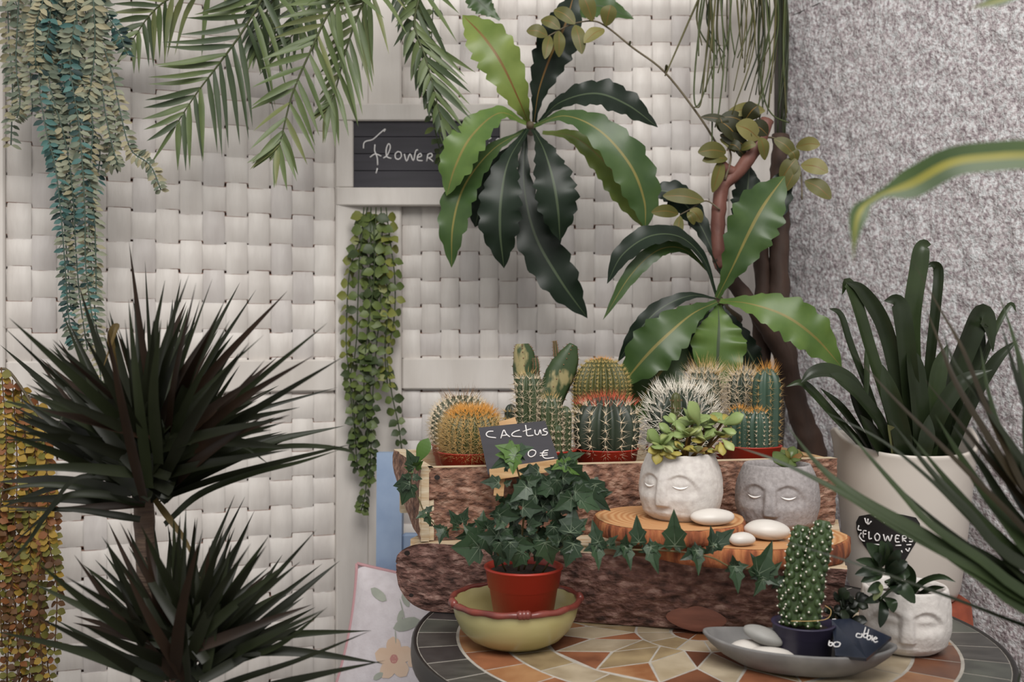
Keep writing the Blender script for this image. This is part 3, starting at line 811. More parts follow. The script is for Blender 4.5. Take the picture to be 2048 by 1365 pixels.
# jade-like succulent in the white face planter
R.seed(21)
mbs = MB(); mbl = MB()
D0 = 1.205
rosettes = [(1322, 893, 1.185, 46, 8), (1345, 872, 1.20, 34, 5), (1385, 848, 1.20, 42, 8), (1412, 852, 1.21, 34, 7), (1375, 873, 1.185, 34, 8), (1408, 882, 1.19, 34, 7), (1440, 872, 1.205, 36, 7), (1445, 845, 1.21, 38, 7), (1395, 905, 1.175, 26, 5), (1340, 908, 1.17, 26, 4), (1430, 903, 1.19, 26, 5), (1350, 848, 1.215, 30, 4), (1365, 900, 1.18, 24, 5)]
for px, py, D, L, n in rosettes:
    c = P(px, py, D)
    root = Vector((.2054 + (c.x-.2054)*.45, 1.212 + (c.y-1.212)*.3, ZS1+.066))
    mbs.tube([root, root.lerp(c, .55) + Vector((0, -.002, .003)), c], (.0022, .0015), 6, sub=3)
    ph = R.random()*6.28
    for k in range(n):
        a = ph + k*6.28/n + rnd(-.3, .3); el = rnd(-.15, .9)
        d = Vector((math.cos(a)*math.cos(el), math.sin(a)*math.cos(el)*.9-.15, math.sin(el)*.75+.05)).normalized()
        LL_ = L*rnd(.8, 1.12)*D/F
        thick_leaf(mbl, c, c+d*LL_, LL_*rnd(.28, .36), LL_*.10, R.choice((0, 0, 0, 1, 1, 2)) if py < 895 else R.choice((1, 2, 2, 3)), nrm=Vector((d.x*.2, -.55, .75)))
for b, t in (((1398, 850), (1378, 803)), ((1320, 890), (1296, 860)), ((1322, 890), (1346, 905)), ((1318, 895), (1312, 930)), ((1448, 850), (1488, 830)), ((1445, 858), (1472, 868)), ((1320, 898), (1296, 905)), ((1320, 896), (1352, 918)), ((1445, 880), (1468, 902)), ((1440, 885), (1446, 912))):
    B, T = P(b[0], b[1], 1.18), P(t[0], t[1], 1.168); l = (T-B).length
    thick_leaf(mbl, B, T, l*.30, l*.10, R.choice((0, 0, 1)) if t[1] < 880 else R.choice((0, 1, 2)), nrm=(0.1, -.8, .5))
so = mbs.build('stem', L_succ[3], fp1); mbl.build('leaves', L_succ, fp1)
# small succulent in the grey planter
mbl = MB(); c = P(1580, 922, 1.25)
mbs = MB(); mbs.tube([Vector((c.x, c.y, ZS2+.06)), c], (.003, .002), 6)
for t in ((1545, 915, 1.23), (1548, 925, 1.225), (1605, 912, 1.235), (1600, 922, 1.23), (1562, 900, 1.26), (1588, 893, 1.26), (1580, 935, 1.225), (1570, 903, 1.24), (1598, 900, 1.27)):
    T = P(*t); l = (T-c).length
    thick_leaf(mbl, c, T, l*.33, l*.14, R.choice((0, 0, 1, 2)), nrm=(0, -.7, .7))
mbs.build('stem', L_succ[3], fp2); mbl.build('leaves', [leafm('succulent_green', '#5f7446', '#516538', .3), leafm('succulent_olive', '#7e8048', '#6c6a3a', .35), L_succ[3]], fp2)
# pointed plant in the low white planter
mbl = MB(); mbs = MB(); c0 = Vector((.4475, 1.134, ZT+.058))
hub = [P(1762, 1140, 1.075), P(1772, 1165, 1.07), P(1760, 1200, 1.065)]
for h in hub: mbs.tube([c0, c0.lerp(h, .5)+Vector((0, -.005, .012)), h], (.003, .002), 6, sub=4)
def pleaf(a, b, hw, Da, Db, m=0, k=.3):
    A, B = P(a[0], a[1], Da), P(b[0], b[1], Db); mid = A.lerp(B, .5) + Vector((0, -.006, .004))
    ribbon(mbl, [A, mid, B], hw*Da/F, prof_oval, 8, 2, k, m, nrm=(rnd(-.5, .5), -1, rnd(.1, .6)))
for a, b, hw, m in (((1765, 1140), (1712, 1121), 9, 0), ((1762, 1145), (1710, 1150), 11, 1), ((1760, 1140), (1733, 1087), 14, 0), ((1765, 1135), (1762, 1082), 11, 0), ((1770, 1130), (1775, 1082), 9, 1), ((1765, 1150), (1722, 1165), 10, 0), ((1775, 1165), (1830, 1207), 16, 0), ((1765, 1200), (1760, 1256), 10, 1), ((1768, 1195), (1787, 1226), 12, 0), ((1762, 1200), (1728, 1205), 9, 1), ((1770, 1150), (1815, 1125), 12, 1), ((1780, 1155), (1820, 1150), 12, 0), ((1770, 1140), (1800, 1100), 10, 1), ((1765, 1175), (1735, 1185), 11, 0), ((1770, 1170), (1800, 1190), 14, 1), ((1755, 1165), (1748, 1202), 10, 2), ((1760, 1135), (1745, 1110), 10, 1), ((1772, 1180), (1790, 1160), 12, 1)):
    pleaf(a, b, hw, 1.07, 1.055, m)
for pts, hw in (([(1822, 1190, 1.12), (1845, 1165, 1.10), (1880, 1154, 1.08), (1912, 1165, 1.07)], 6), ([(1835, 1192, 1.13), (1862, 1178, 1.10), (1890, 1175, 1.08)], 5), ([(1815, 1190, 1.12), (1822, 1155, 1.11), (1812, 1125, 1.10)], 10)):
    ribbon(mbl, PL(pts), hw*1.1/F, prof_strap, 12, 2, .4, 0)
mbs.build('stem', L_cli[1], fp3); mbl.build('leaves', [leafm('pointed_leaf', '#354a33', '#2a3c2a', .35), leafm('pointed_leaf_dark', '#27372a', '#1f2c22', .35), leafm('pointed_leaf_pale', '#8d9a78', '#7b8966', .4)], fp3)

# ------------------------------------------------------------------ grey dish and what is in it
DC = Vector((.303, 1.057, ZT+.0006)); DRZ = math.radians(-17)
dish = empty('oval_dish', DC, 'grey boat-shaped stoneware dish on the mosaic table holding purple pot and pebbles', 'dish')
mb = MB(); rows = []
def dpt(f, a, z):
    tip = abs(math.cos(a))**4
    x = .0965*f*math.cos(a)*(1+.03*tip); y = .049*f*math.sin(a)*(1-.12*tip)
    zz = z*(1+.18*tip)
    return DC + Vector((x*math.cos(DRZ)-y*math.sin(DRZ), x*math.sin(DRZ)+y*math.cos(DRZ), zz))
for f, z in ((.45, 0), (.62, .002), (.80, .010), (.93, .019), (1.0, .0265), (.995, .0285), (.97, .0288), (.945, .027), (.86, .017), (.74, .0085), (.55, .005), (.1, .0048)):
    rows.append([dpt(f, 2*PI*k/72, z) for k in range(72)])
b = mb.grid(rows, close_u=True); mb.face(tuple(b+i for i in range(71, -1, -1))); mb.build('dish_body', M_dish, dish)
ZD = DC.z + .0056
def pot(parent, cx, cy, z0, r0, r1, H, m, lip=.0022, wall=.0016, soil=.008, n=48, name='pot'):
    mb = MB()
    pr = [(r0*.97, 0), (r0, .001), (r0+(r1-r0)*.70, H*.70), (r0+(r1-r0)*.72+lip*.6, H*.715), (r1+lip*.35, H*.965), (r1+lip, H*.975), (r1+lip, H), (r1-wall, H), (r1-wall*2, H-soil-.002)]
    mb.lathe(pr, (cx, cy, z0), n); o = mb.build(name, m, parent)
    mb = MB(); mb.lathe([(0, .0012), (r1*.5, .0006), (r1-wall*1.6, 0)], (cx, cy, z0+H-soil), 24, capb=False); mb.build('soil', M_soil, parent)
    return o
# fairy castle cactus
fx, fy = P(1607, 0, 1.06).x, 1.06
fc = empty('potted_cactus', (fx, fy, ZD), 'two stemmed knobbly cactus in purple plastic pot standing in the grey dish', 'cactus')
pot(fc, fx, fy, ZD, .0275, .0315, .0435, M_purple)
R.seed(5)
def fairy(pts, r):
    mb = MB(); sp = MB(); c = smooth(pts, 60)
    def fr(s): return r(s)
    mb.tube(c, lambda f: fr(f)*.86, 10)
    L = sum((c[i+1]-c[i]).length for i in range(59))
    n = int(L/.0066); 
    for j in range(n):
        s = (j+.3)/n; i = min(58, int(s*59)); p = c[i]; t = (c[i+1]-c[i]).normalized()
        x = t.cross(Vector((0, 1, .1))).normalized(); y = x.cross(t)
        for k in range(5):
            a = 2*PI*(k+.5*(j % 2))/5 + rnd(-.15, .15); d = x*math.cos(a) + y*math.sin(a)
            q = p + d*fr(s)*.80; rr = fr(s)*rnd(.36, .48)
            mb.ell(q, rr*.85, rr*.85, rr*1.05, nu=8, nv=6)
            e = q + d*rr*.85
            sp.ell(e, .0011, .0011, .0011, nu=6, nv=4)
            for _ in range(3): sp.spine(e, d + Vector((rnd(-1, 1), rnd(-1, 1), rnd(-.6, 1)))*.7, rnd(.0015, .003), .00018)
    st = mb.build('stem', K_fairy, fc); sp.build('areoles', S_white, st)
fairy(PL([(1592, 1248, 1.058), (1590, 1180, 1.06), (1596, 1110, 1.064), (1606, 1052, 1.068)]), lambda s: .0112*(1-.35*max(0, (s-.7)/.3)**2))
fairy(PL([(1618, 1250, 1.048), (1626, 1170, 1.044), (1638, 1100, 1.046), (1648, 1042, 1.048)]), lambda s: .0112*(1-.35*max(0, (s-.7)/.3)**2))
fairy(PL([(1578, 1246, 1.064), (1572, 1200, 1.066), (1574, 1165, 1.068)]), lambda s: .0085*(1-.35*max(0, (s-.7)/.3)**2))
mb = MB(); mb.tube(PL([(1582, 1243, 1.03), (1625, 1243, 1.022), (1655, 1238, 1.028), (1662, 1222, 1.03), (1650, 1212, 1.035)]), .0004, 5, sub=5); mb.build('straw', S_straw, fc)
# pebbles in the dish
pebble(DC.x-.047, DC.y+.009, ZD+.003, .024, .016, .0095, M_pebw, 'rounded white pebble at the left end inside the grey dish', .4, .12, 6)
pebble(DC.x-.030, DC.y-.0125, ZD+.006, .025, .011, .0075, M_pebw, 'flat white pebble at the front of the grey dish', -.35, .02, 7)
pebble(DC.x-.036, DC.y+.002, ZD+.0195, .022, .0125, .0085, M_pebg, 'grey pebble lying on the white pebbles in the dish', -.5, .25, 8)
# dark slate label with chalk writing, lying on the dish rim
sl = empty('slate_label', P(1725, 1335, 1.0), 'glossy dark slate price label with white handwriting leaning in the grey dish', 'label')
q = [P(1671, 1312, 1.010), P(1733, 1318, .992), P(1783, 1275, 1.028), P(1700, 1238, 1.062), P(1663, 1240, 1.055)]
def offs(ps, v): return [p+v for p in ps]
cN = (q[2]-q[0]).cross(q[3]-q[0]).normalized()
if cN.y > 0: cN = -cN
mb = MB(); th = cN*-.0035
ctr = sum(q, Vector((0, 0, 0)))/5
rows = [[ctr + (p-ctr)*.97 for p in q], q, offs(q, th), [ctr + (p-ctr)*.97 + th for p in q]]
b = mb.grid(rows[::-1], close_u=True); mb.face((b+4, b+3, b+2, b+1, b)); mb.face(tuple(b+15+i for i in range(5)))
mb.build('slate', M_slate, sl, False)
def on_q(px, py):
    d = P(px, py, 1)-CAMV; t = (ctr-CAMV).dot(cN)/d.dot(cN); return CAMV + d*t + cN*.0005
cr = lambda x, y: on_q(1380+x/3.531, 1000+y/3.531)
mb = MB()
strokes(mb, [[(1205, 955), (1180, 950), (1175, 975), (1210, 975), (1215, 950)], [(1240, 905), (1225, 970), (1250, 975), (1250, 950), (1228, 955)], [(1262, 920), (1250, 985), (1272, 990), (1275, 965), (1255, 968)], [(1288, 965), (1285, 1000)], [(1302, 990), (1320, 985), (1310, 975), (1295, 990), (1305, 1010), (1325, 1005)],
             [(985, 1000), (980, 1030), (1000, 1035), (1005, 1015), (985, 1015)], [(1030, 1010), (1015, 1020), (1020, 1040), (1050, 1040), (1060, 1018), (1035, 1008)], [(1005, 850), (1030, 850), (1015, 885), (1040, 890)], [(1268, 1055), (1285, 1045)]], cr, .0007)
mb.build('lettering', M_chalk, sl)
# small dark plant behind the label
dk = empty('dark_plant', P(1690, 1262, 1.075), 'small dark leafy plant beside the knobbly cactus in the grey dish', 'plant')
mb = MB(); mbs = MB(); R.seed(9); c = P(1694, 1268, 1.076)
for bx, by in ((1668, 1225), (1690, 1215), (1710, 1205), (1700, 1240), (1680, 1200)):
    h = P(bx, by, 1.075); mbs.tube([c, c.lerp(h, .5), h], .0012, 5)
    for k in range(7):
        a = rnd(0, 6.28); d = Vector((math.cos(a), rnd(-.9, .2), math.sin(a)*.9+.2)).normalized(); l = rnd(.011, .019)
        thick_leaf(mb, h, h+d*l, l*.36, l*.08, R.choice((0, 0, 1)), nrm=(rnd(-.4, .4), -.8, .6))
mbs.build('stem', L_olive[2], dk); mb.build('leaves', [leafm('blackgreen_leaf', '#202822', '#181e1a', .35), leafm('blackgreen_leaf_pale', '#2f3b2f', '#263027', .35)], dk)

# ------------------------------------------------------------------ yellow bowl and ivy pot
BC = Vector((.004, 1.150, ZT+.0005))
bw = empty('glazed_bowl', BC, 'yellow green glazed bowl with braided brown rim on the mosaic table', 'bowl')
mb = MB(); pr = [(.036, 0), (.040, .0012), (.053, .008), (.0635, .019), (.070, .033), (.0735, .049), (.0725, .052), (.070, .0505), (.066, .036), (.059, .021), (.047, .010), (.032, .0062), (.0, .006)]
mb.lathe(pr, BC, 72); mb.build('bowl_body', M_bowl, bw)
mb = MB()
ringp = [BC + Vector((.0735*math.cos(2*PI*k/96), .0735*math.sin(2*PI*k/96), .0505 + .0005*math.sin(k*.9))) for k in range(97)]
mb.tube(ringp, lambda f: .0037+.0003*math.sin(f*110), 8)
for a0 in (-PI/2+.12, -PI/2-1.25, -PI/2+1.6, PI/2):
    for k in (-1, 0, 1):
        a = a0 + k*.055; mb.ell(BC + Vector((.0745*math.cos(a), .0745*math.sin(a), .0515)), .0048, .0048, .0052, nu=10, nv=8)
mb.build('braided_rim', M_bowlrim, bw)
IX, IY, IZ = P(1047, 0, 1.152).x, 1.152, BC.z+.0068
iv = empty('potted_ivy', (IX, IY, IZ), 'green ivy in a red plastic pot with trailing shoots standing in the glazed bowl', 'ivy')
pot(iv, IX, IY, IZ, .0305, .0435, .0815, M_red, lip=.0024, soil=.007)
R.seed(33)
SOIL = Vector((IX, IY, IZ+.074))
stems = MB(); lv = MB()
def stem_to(pts, r=.0011): stems.tube([Vector(p) for p in pts], (r, r*.7), 6, sub=6)
ns = lambda: (rnd(-.45, .45), -1, rnd(-.1, .7))
def il(bx, by, tx, ty, D, wd=1.0, m=None, D2=None):
    a, b_ = P(bx, by, D), P(tx, ty, D2 if D2 else D-rnd(-.006, .012))
    ivy_leaf(lv, a, b_, Vector(ns()), wd, R.choice((0, 0, 1, 1)) if m is None else m)
# shoots
stem_to([SOIL+Vector((-.006, 0, 0)), P(1045, 1060, 1.14), P(1050, 1000, 1.135), P(1035, 940, 1.13), P(1028, 908, 1.125)], .0014)
stem_to([SOIL+Vector((.010, 0, 0)), P(1095, 1080, 1.14), P(1112, 1020, 1.135), P(1122, 960, 1.13), P(1128, 925, 1.125)], .0014)
stem_to([SOIL+Vector((0, .006, 0)), P(1075, 1060, 1.15), P(1085, 1000, 1.15), P(1080, 950, 1.15)], .0012)
stem_to([SOIL+Vector((-.02, 0, 0)), P(985, 1090, 1.13), P(960, 1075, 1.14), P(930, 1060, 1.17), P(905, 1055, 1.21), P(885, 1062, 1.235), P(852, 1030, 1.245), P(838, 1000, 1.25), P(822, 965, 1.255), P(830, 930, 1.26), P(842, 905, 1.262)], .0011)
stem_to([SOIL+Vector((.02, -.01, 0)), P(1125, 1095, 1.11), P(1185, 1095, 1.095), P(1260, 1100, 1.088), P(1345, 1103, 1.083), P(1420, 1115, 1.078), P(1475, 1140, 1.075), P(1530, 1130, 1.072), P(1550, 1150, 1.07)], .0012)
# top tufts
for a in ((1032, 908, 992, 889, 1.115, .95, 3), (1030, 912, 990, 907, 1.112, 1, 3), (1030, 912, 1024, 948, 1.11, .95, 3), (1034, 905, 1066, 893, 1.118, .9, 0), (1030, 915, 980, 935, 1.115, .8, 0), (1036, 912, 1050, 922, 1.12, .9, 0), (1026, 905, 1018, 880, 1.12, .9, 3),
          (1130, 922, 1168, 904, 1.115, .7, 0), (1128, 928, 1104, 938, 1.115, .8, 3), (1130, 930, 1172, 950, 1.11, .8, 3), (1126, 932, 1110, 962, 1.11, .8, 0), (1124, 920, 1122, 902, 1.12, .8, 0), (1132, 935, 1178, 968, 1.112, .9, 0), (1128, 940, 1098, 952, 1.118, .9, 0), (1126, 940, 1145, 975, 1.112, .9, 3)):
    il(*a[:5], a[5], a[6])
# body of the plant
for k in range(135):
    px, py = rnd(990, 1150), rnd(940, 1110)
    if py < 965 and (px < 1010 or px > 1140): continue
    if py > 1080 and (px < 1000): continue
    a = rnd(0, 6.28); l = rnd(30, 50); D = rnd(1.10, 1.165)
    il(px, py, px+l*math.cos(a), py+l*(.55*math.sin(a)+.25), D, rnd(.8, 1.05))
for a in ((1000, 1030, 985, 1050), (1005, 1045, 992, 1060), (1090, 1085, 1105, 1135), (1118, 1085, 1096, 1072), (1146, 1088, 1133, 1137), (1141, 1066, 1148, 1012), (1150, 1060, 1175, 1035), (1020, 1085, 1020, 1125), (1000, 1085, 1008, 1122), (1045, 1105, 1025, 1140), (1150, 985, 1190, 985), (1160, 1000, 1205, 1018)):
    il(*a, 1.098, 1.0)
for k in range(10):
    il(rnd(1150, 1190), rnd(950, 1000), rnd(1170, 1225), rnd(970, 1025), rnd(1.17, 1.2), .8, 1)
# left shoot
for a in ((960, 1095, 902, 1098, 1.13, 1.25, 0), (958, 1080, 925, 1050, 1.14, .9, 0), (952, 1085, 940, 1110, 1.13, .9, 0), (970, 1075, 985, 1115, 1.125, .9, 0), (915, 1050, 900, 1020, 1.2, .8, 1), (918, 1055, 902, 1062, 1.195, .7, 0), (925, 1045, 935, 1015, 1.19, .75, 1), (965, 1050, 966, 1020, 1.16, .8, 0), (970, 1060, 950, 1040, 1.16, .9, 0), (975, 1055, 995, 1040, 1.15, .9, 1), (940, 1070, 912, 1078, 1.17, .8, 1), (935, 1060, 955, 1045, 1.17, .8, 1),
          (885, 1062, 878, 1088, 1.228, .8, 1), (886, 1060, 864, 1052, 1.228, .8, 1), (888, 1058, 897, 1078, 1.228, .8, 0), (852, 1030, 862, 1055, 1.238, .7, 0), (850, 1028, 832, 1036, 1.238, .9, 0), (853, 1025, 866, 1010, 1.24, .8, 1),
          (820, 965, 784, 970, 1.25, 1.1, 1), (820, 970, 802, 1012, 1.248, .95, 0), (826, 955, 846, 958, 1.25, .9, 0), (820, 955, 805, 950, 1.252, .9, 0), (828, 935, 815, 900, 1.255, .9, 0), (826, 940, 808, 935, 1.255, .9, 3), (830, 935, 845, 925, 1.256, .8, 3)):
    il(*a[:5], a[5], a[6])
thick_leaf(lv, P(834, 928, 1.256), P(857, 877, 1.258), 15*1.256/F, .0006, 3, nrm=(-.2, -1, .2))
# right shoot along the slices
for x, y, D in ((1192, 1098, 1.09), (1250, 1100, 1.085), (1302, 1100, 1.082), (1392, 1108, 1.077), (1470, 1140, 1.072)):
    il(x, y-6, x+rnd(8, 16), y+rnd(38, 50), D, .62, 0, D-.012); il(x, y-4, x-rnd(22, 30), y+rnd(4, 14), D, .8, 1); il(x, y-4, x+rnd(22, 32), y-rnd(6, 14), D, .8, 0); il(x, y-8, x+rnd(-8, 6), y-rnd(24, 34), D, .8, 1)
for bx, by, tx, ty, D in ((1196, 1085, 1184, 1040, 1.088), (1278, 1085, 1272, 1032, 1.084), (1350, 1092, 1347, 1024, 1.08), (1425, 1092, 1424, 1052, 1.076), (1430, 1092, 1470, 1055, 1.076), (1515, 1150, 1548, 1085, 1.07), (1520, 1150, 1505, 1105, 1.07), (1530, 1155, 1560, 1172, 1.07), (1525, 1158, 1510, 1195, 1.068), (1555, 1165, 1575, 1150, 1.068), (1535, 1150, 1565, 1125, 1.07), (1218, 1090, 1235, 1070, 1.086), (1140, 1095, 1165, 1085, 1.098)):
    il(bx, by, tx, ty, D, .68, None); 
    il(bx+2, by+2, bx+rnd(-22, 22), by+rnd(4, 20), D, .8, 1)
stems.build('shoot', L_ivst, iv); lv.build('leaves', L_ivy, iv, False)

# ------------------------------------------------------------------ cactus price sign on its little easel
es = empty('price_sign', P(1035, 990, 1.262), 'small tilted blackboard price sign with chalk word CACtus on a pine easel', 'sign')
qd = [(957, 856), (1090, 842), (1118, 920), (976, 950)]
Db = [1.272, 1.272, 1.258, 1.258]
Q = [P(x, y, d) for (x, y), d in zip(qd, Db)]
bn = (Q[1]-Q[0]).cross(Q[3]-Q[0]).normalized()
_d = P(*qd[2], 1)-CAMV; Q[2] = CAMV + _d*((Q[0]-CAMV).dot(bn)/_d.dot(bn))
bn = (Q[1]-Q[0]).cross(Q[3]-Q[0]).normalized()
if bn.y > 0: bn = -bn
mb = MB(); th = bn*-.0035
b = mb.grid([offs(Q, th), Q], close_u=True); mb.face((b+7, b+6, b+5, b+4)); mb.face((b, b+1, b+2, b+3)); mb.build('board', M_chalkb, es, False)
def onb(x, y):
    d = P(840+x/4.55, 660+y/4.55, 1)-CAMV; t = (Q[0]-CAMV).dot(bn)/d.dot(bn); return CAMV + d*t + bn*.0004
mb = MB()
strokes(mb, [[(668, 925), (625, 928), (603, 950), (620, 975), (692, 985)], [(735, 992), (752, 935), (765, 915), (785, 950), (818, 978)], [(742, 966), (798, 958)], [(908, 915), (862, 930), (836, 952), (850, 970), (925, 975)], [(960, 868), (968, 920), (976, 965), (1032, 962)], [(935, 928), (1012, 902)],
             [(1045, 912), (1050, 950), (1075, 955), (1092, 912), (1102, 952)], [(1152, 900), (1122, 910), (1130, 925), (1158, 935), (1146, 958), (1108, 960)],
             [(990, 1108), (985, 1140), (1010, 1158), (1045, 1140), (1052, 1108), (1020, 1095), (990, 1108)], [(1168, 1098), (1130, 1105), (1112, 1140), (1140, 1172), (1220, 1165)], [(1090, 1125), (1162, 1122)], [(1090, 1148), (1162, 1140)], [(885, 1140), (905, 1150), (915, 1190)], [(745, 1208), (770, 1212)]], onb, .00085)
mb.build('lettering', M_chalk, es)
def offp(a, lift): return a + bn*lift
mb = MB(); mb.bar(P(980, 950, 1.245), P(1124, 929, 1.245), .0125, .016, up=(0, 1, 0)); mb.build('ledge', M_pinex, es, False)
mb = MB(); mb.bar(P(1000, 955, 1.252), P(997, 991, 1.252), .0125, .012, up=(0, 1, 0)); mb.build('leg', M_pine, es, False)
mb = MB(); mb.bar(P(1108, 940, 1.252), P(1110, 985, 1.252), .0125, .012, up=(0, 1, 0)); mb.build('leg', M_pine, es, False)
mb = MB(); mb.bar(P(1014, 840, 1.280), P(1040, 930, 1.268), .022, .006, up=(0, 1, 0)); mb.build('back_strut', M_pine, es, False)

# ------------------------------------------------------------------ cacti in the upper planter
CG = 'potted cacti in the upper bark planter'
def cpot(cx, cy, r, label, H=.058):
    e = empty('potted_cactus', (cx, cy, ZPOT+.0005), label, 'cactus', CG)
    pot(e, cx, cy, ZPOT+.0005, r*.72, r-.0024, H, M_red, lip=.002, soil=.006)
    return e, ZPOT + H - .006
def cactus_stem(e, base, top, R0, ribs, depth, are, m, spn, sL, spread, sm, shape='globe', crown=None, sr=.00042, off=0.0, tilt=.35, name='stem', bend=None, wool=None):
    base, top = Vector(base), Vector(top); ax = top-base; H = ax.length; ax.normalize()
    x = ax.cross(Vector((0, 1, 0))).normalized(); y = ax.cross(x)
    def rad(v):
        if shape == 'globe': return R0*math.sqrt(max(0, 1-((v-.46)/.54)**2.2)) if v > .46 else R0*math.sqrt(1-.35*((.46-v)/.46)**2)
        q = max(.3, 1 - (1.1 if ribs > 20 else 1.5)*R0/H)
        if v > q: return R0*math.sqrt(max(0, 1-((v-q)/(1-q))**2.0))
        return R0*(.92 + .08*v/q)
    N = ribs*6; NV = 40
    def pt(a, v, lift=0):
        c = math.cos(ribs*a*.5)**2       # 1 on the ridge
        r = rad(v); r = r*(1-depth*(1-c**.8)) + lift
        return base + ax*(H*v) + x*(r*math.cos(a)) + y*(r*math.sin(a))
    mb = MB(); rows = [[pt(2*PI*k/N, i/NV) for k in range(N)] for i in range(NV+1)]
    mb.grid(rows, close_u=True); st = mb.build(name, m, e)
    sp = MB()
    for k in range(ribs):
        a = 2*PI*k/ribs
        for j in range(are):
            v = .06 + .93*(j + (.5*(k % 2) if off else 0))/are
            if v > .985: continue
            p = pt(a, v); q1 = pt(a, min(1, v+.03)); q0 = pt(a, max(0, v-.03))
            t = (q1-q0).normalized(); rd = (x*math.cos(a) + y*math.sin(a)); n = (rd - t*rd.dot(t)).normalized(); s_ = t.cross(n)
            if n.dot(CAMV-p) < -.10*(CAMV-p).length: continue
            mi = crown[0] if crown and v > crown[1] else 0
            if wool: sp.ell(p, wool, wool, wool, 0, 6, 4)
            for i in range(spn):
                b = 2*PI*i/spn + rnd(-.4, .4); u = rnd(.25, 1.0)*spread
                d = n*(1.0 if u < .9 else .55) + (s_*math.cos(b) + t*math.sin(b))*u + ax*tilt*v
                l = sL*rnd(.65, 1.1)
                sp.spine(p, d, l, sr, mi, None if bend is None else Vector((rnd(-1, 1), rnd(-1, 1), rnd(-.2, 1)))*bend)
    if crown:
        for i in range(crown[2]):
            a = rnd(0, 6.28); u = math.sqrt(rnd(0, 1)); v = 1-.12*u*u*(1 if shape != 'globe' else .7)
            r = R0*crown[4]*u
            p = base + ax*(H*(1-.16*(r/R0)**2-.015)) + x*(r*math.cos(a)) + y*(r*math.sin(a))
            sp.spine(p, ax + (x*math.cos(a)+y*math.sin(a))*u*.9 + Vector((rnd(-.3, .3), rnd(-.3, .3), rnd(-.3, .3))), crown[3]*rnd(.6, 1.1), sr, crown[0])
    sp.build('spines', sm, st)
    return st
R.seed(11)
# a: grey-green ball with long pale spines
e, zs = cpot(-.0757, 1.453, .043, 'round grey-green cactus with pale spines, at the back left corner of the planter')
b = Vector((-.0730, 1.453, zs-.006)); cactus_stem(e, b, b+Vector((0, 0, .083)), .046, 26, .12, 11, K_grey, 8, .011, 1.1, [S_cream, S_brown], crown=(1, .97, 60, .022, .6), off=1, wool=.0017)
# b: orange straw-spined ball
e, zs = cpot(-.0590, 1.3535, .0425, 'round cactus densely covered with orange straw spines beside the price sign')
b = Vector((-.0540, 1.3535, zs-.006)); cactus_stem(e, b, b+Vector((0, 0, .072)), .040, 24, .10, 13, K_olive, 12, .0165, 1.2, [S_straw, S_orange], crown=(1, .78, 170, .012, .62), off=1, sr=.0004)
# c: two paddles, mottled
e, zs = cpot(.042, 1.468, .041, 'tall mottled cactus with two forked arms behind the small columns')
def paddle(pts, ws, th, m, seedv):
    mb = MB(); c = smooth(pts, 30); rows = []
    for i, p in enumerate(c):
        s = i/29; t = (c[min(29, i+1)]-c[max(0, i-1)]).normalized(); x = t.cross(Vector((0, -1, .1))).normalized(); n = x.cross(t)
        k = s*(len(ws)-1); a = int(min(k, len(ws)-2)); wd = (ws[a]+(ws[a+1]-ws[a])*(k-a))*1.468/F
        wd *= 1+.10*noise.noise(Vector((s*14, seedv, 0)))
        rows.append([p + x*(wd*math.cos(q*PI/6)*(1+.10*math.cos(q*PI/2))) + n*(th*math.sin(q*PI/6)*min(1, wd/.008)*(1+.25*math.cos(q*PI/2))) for q in range(12)])
    b = mb.grid(rows, close_u=True); mb.face(tuple(b+29*12+i for i in range(12))); st = mb.build('stem', m, e)
    sp = MB()
    for i in range(2, 30, 2):
        for q in (0, 3, 6, 9):
            p = Vector(rows[i][q]); sp.ell(p, .0011, .0011, .0011, 0, 6, 4)
            for _ in range(2): sp.spine(p, (p-c[i]) + Vector((rnd(-.5, .5), rnd(-.5, .5), rnd(-.5, .8)))*.006, rnd(.002, .005), .0003)
    sp.build('spines', S_brown, st)
paddle(PL([(1075, 905, 1.468), (1062, 830, 1.468), (1052, 760, 1.468), (1045, 705, 1.466), (1044, 688, 1.466)], ), (20, 28, 28, 26, 18, 12), .012, K_var, 1)
paddle(PL([(1085, 905, 1.470), (1090, 830, 1.472), (1108, 770, 1.474), (1132, 720, 1.476), (1146, 690, 1.478)]), (20, 24, 28, 30, 22, 9), .011, K_var, 5)
paddle(PL([(1070, 760, 1.455), (1072, 735, 1.452), (1070, 716, 1.452)]), (4, 6, 4), .004, K_var, 8)
paddle(PL([(1112, 715, 1.474), (1111, 700, 1.473), (1109, 682, 1.472)]), (4, 4, 3), .003, K_var, 9)
# d: small columns
e, zs = cpot(.0525, 1.3735, .0375, 'group of small ribbed green columns with cream spines right behind the price sign')
def colm(e, px, ytop, hw, D, zs, ribs, dep, are, m, spn, sL, spread, sm, crown=None, lean=0, **k):
    b = P(px, 0, D); b.z = zs-.005; t = P(px+lean, ytop, D)
    return cactus_stem(e, b, t, hw*D/F, ribs, dep, are, m, spn, sL, spread, sm, 'col', crown, **k)
colm(e, 1056, 744, 25, 1.372, zs, 11, .22, 13, K_green, 8, .0135, 1.2, [S_cream, S_straw], (1, .96, 40, .013, .7), sr=.0003)
colm(e, 1100, 790, 23, 1.364, zs, 11, .18, 10, K_green, 8, .011, 1.2, [S_cream, S_straw], (1, .95, 40, .012, .6), sr=.0003)
colm(e, 1130, 812, 14, 1.372, zs, 9, .18, 9, K_green, 6, .007, 1.1, [S_cream])
colm(e, 1022, 808, 13, 1.380, zs, 9, .2, 7, K_dark, 6, .009, 1.1, [S_straw])
colm(e, 1116, 850, 9, 1.348, zs, 8, .18, 5, K_green, 6, .006, 1.1, [S_cream])
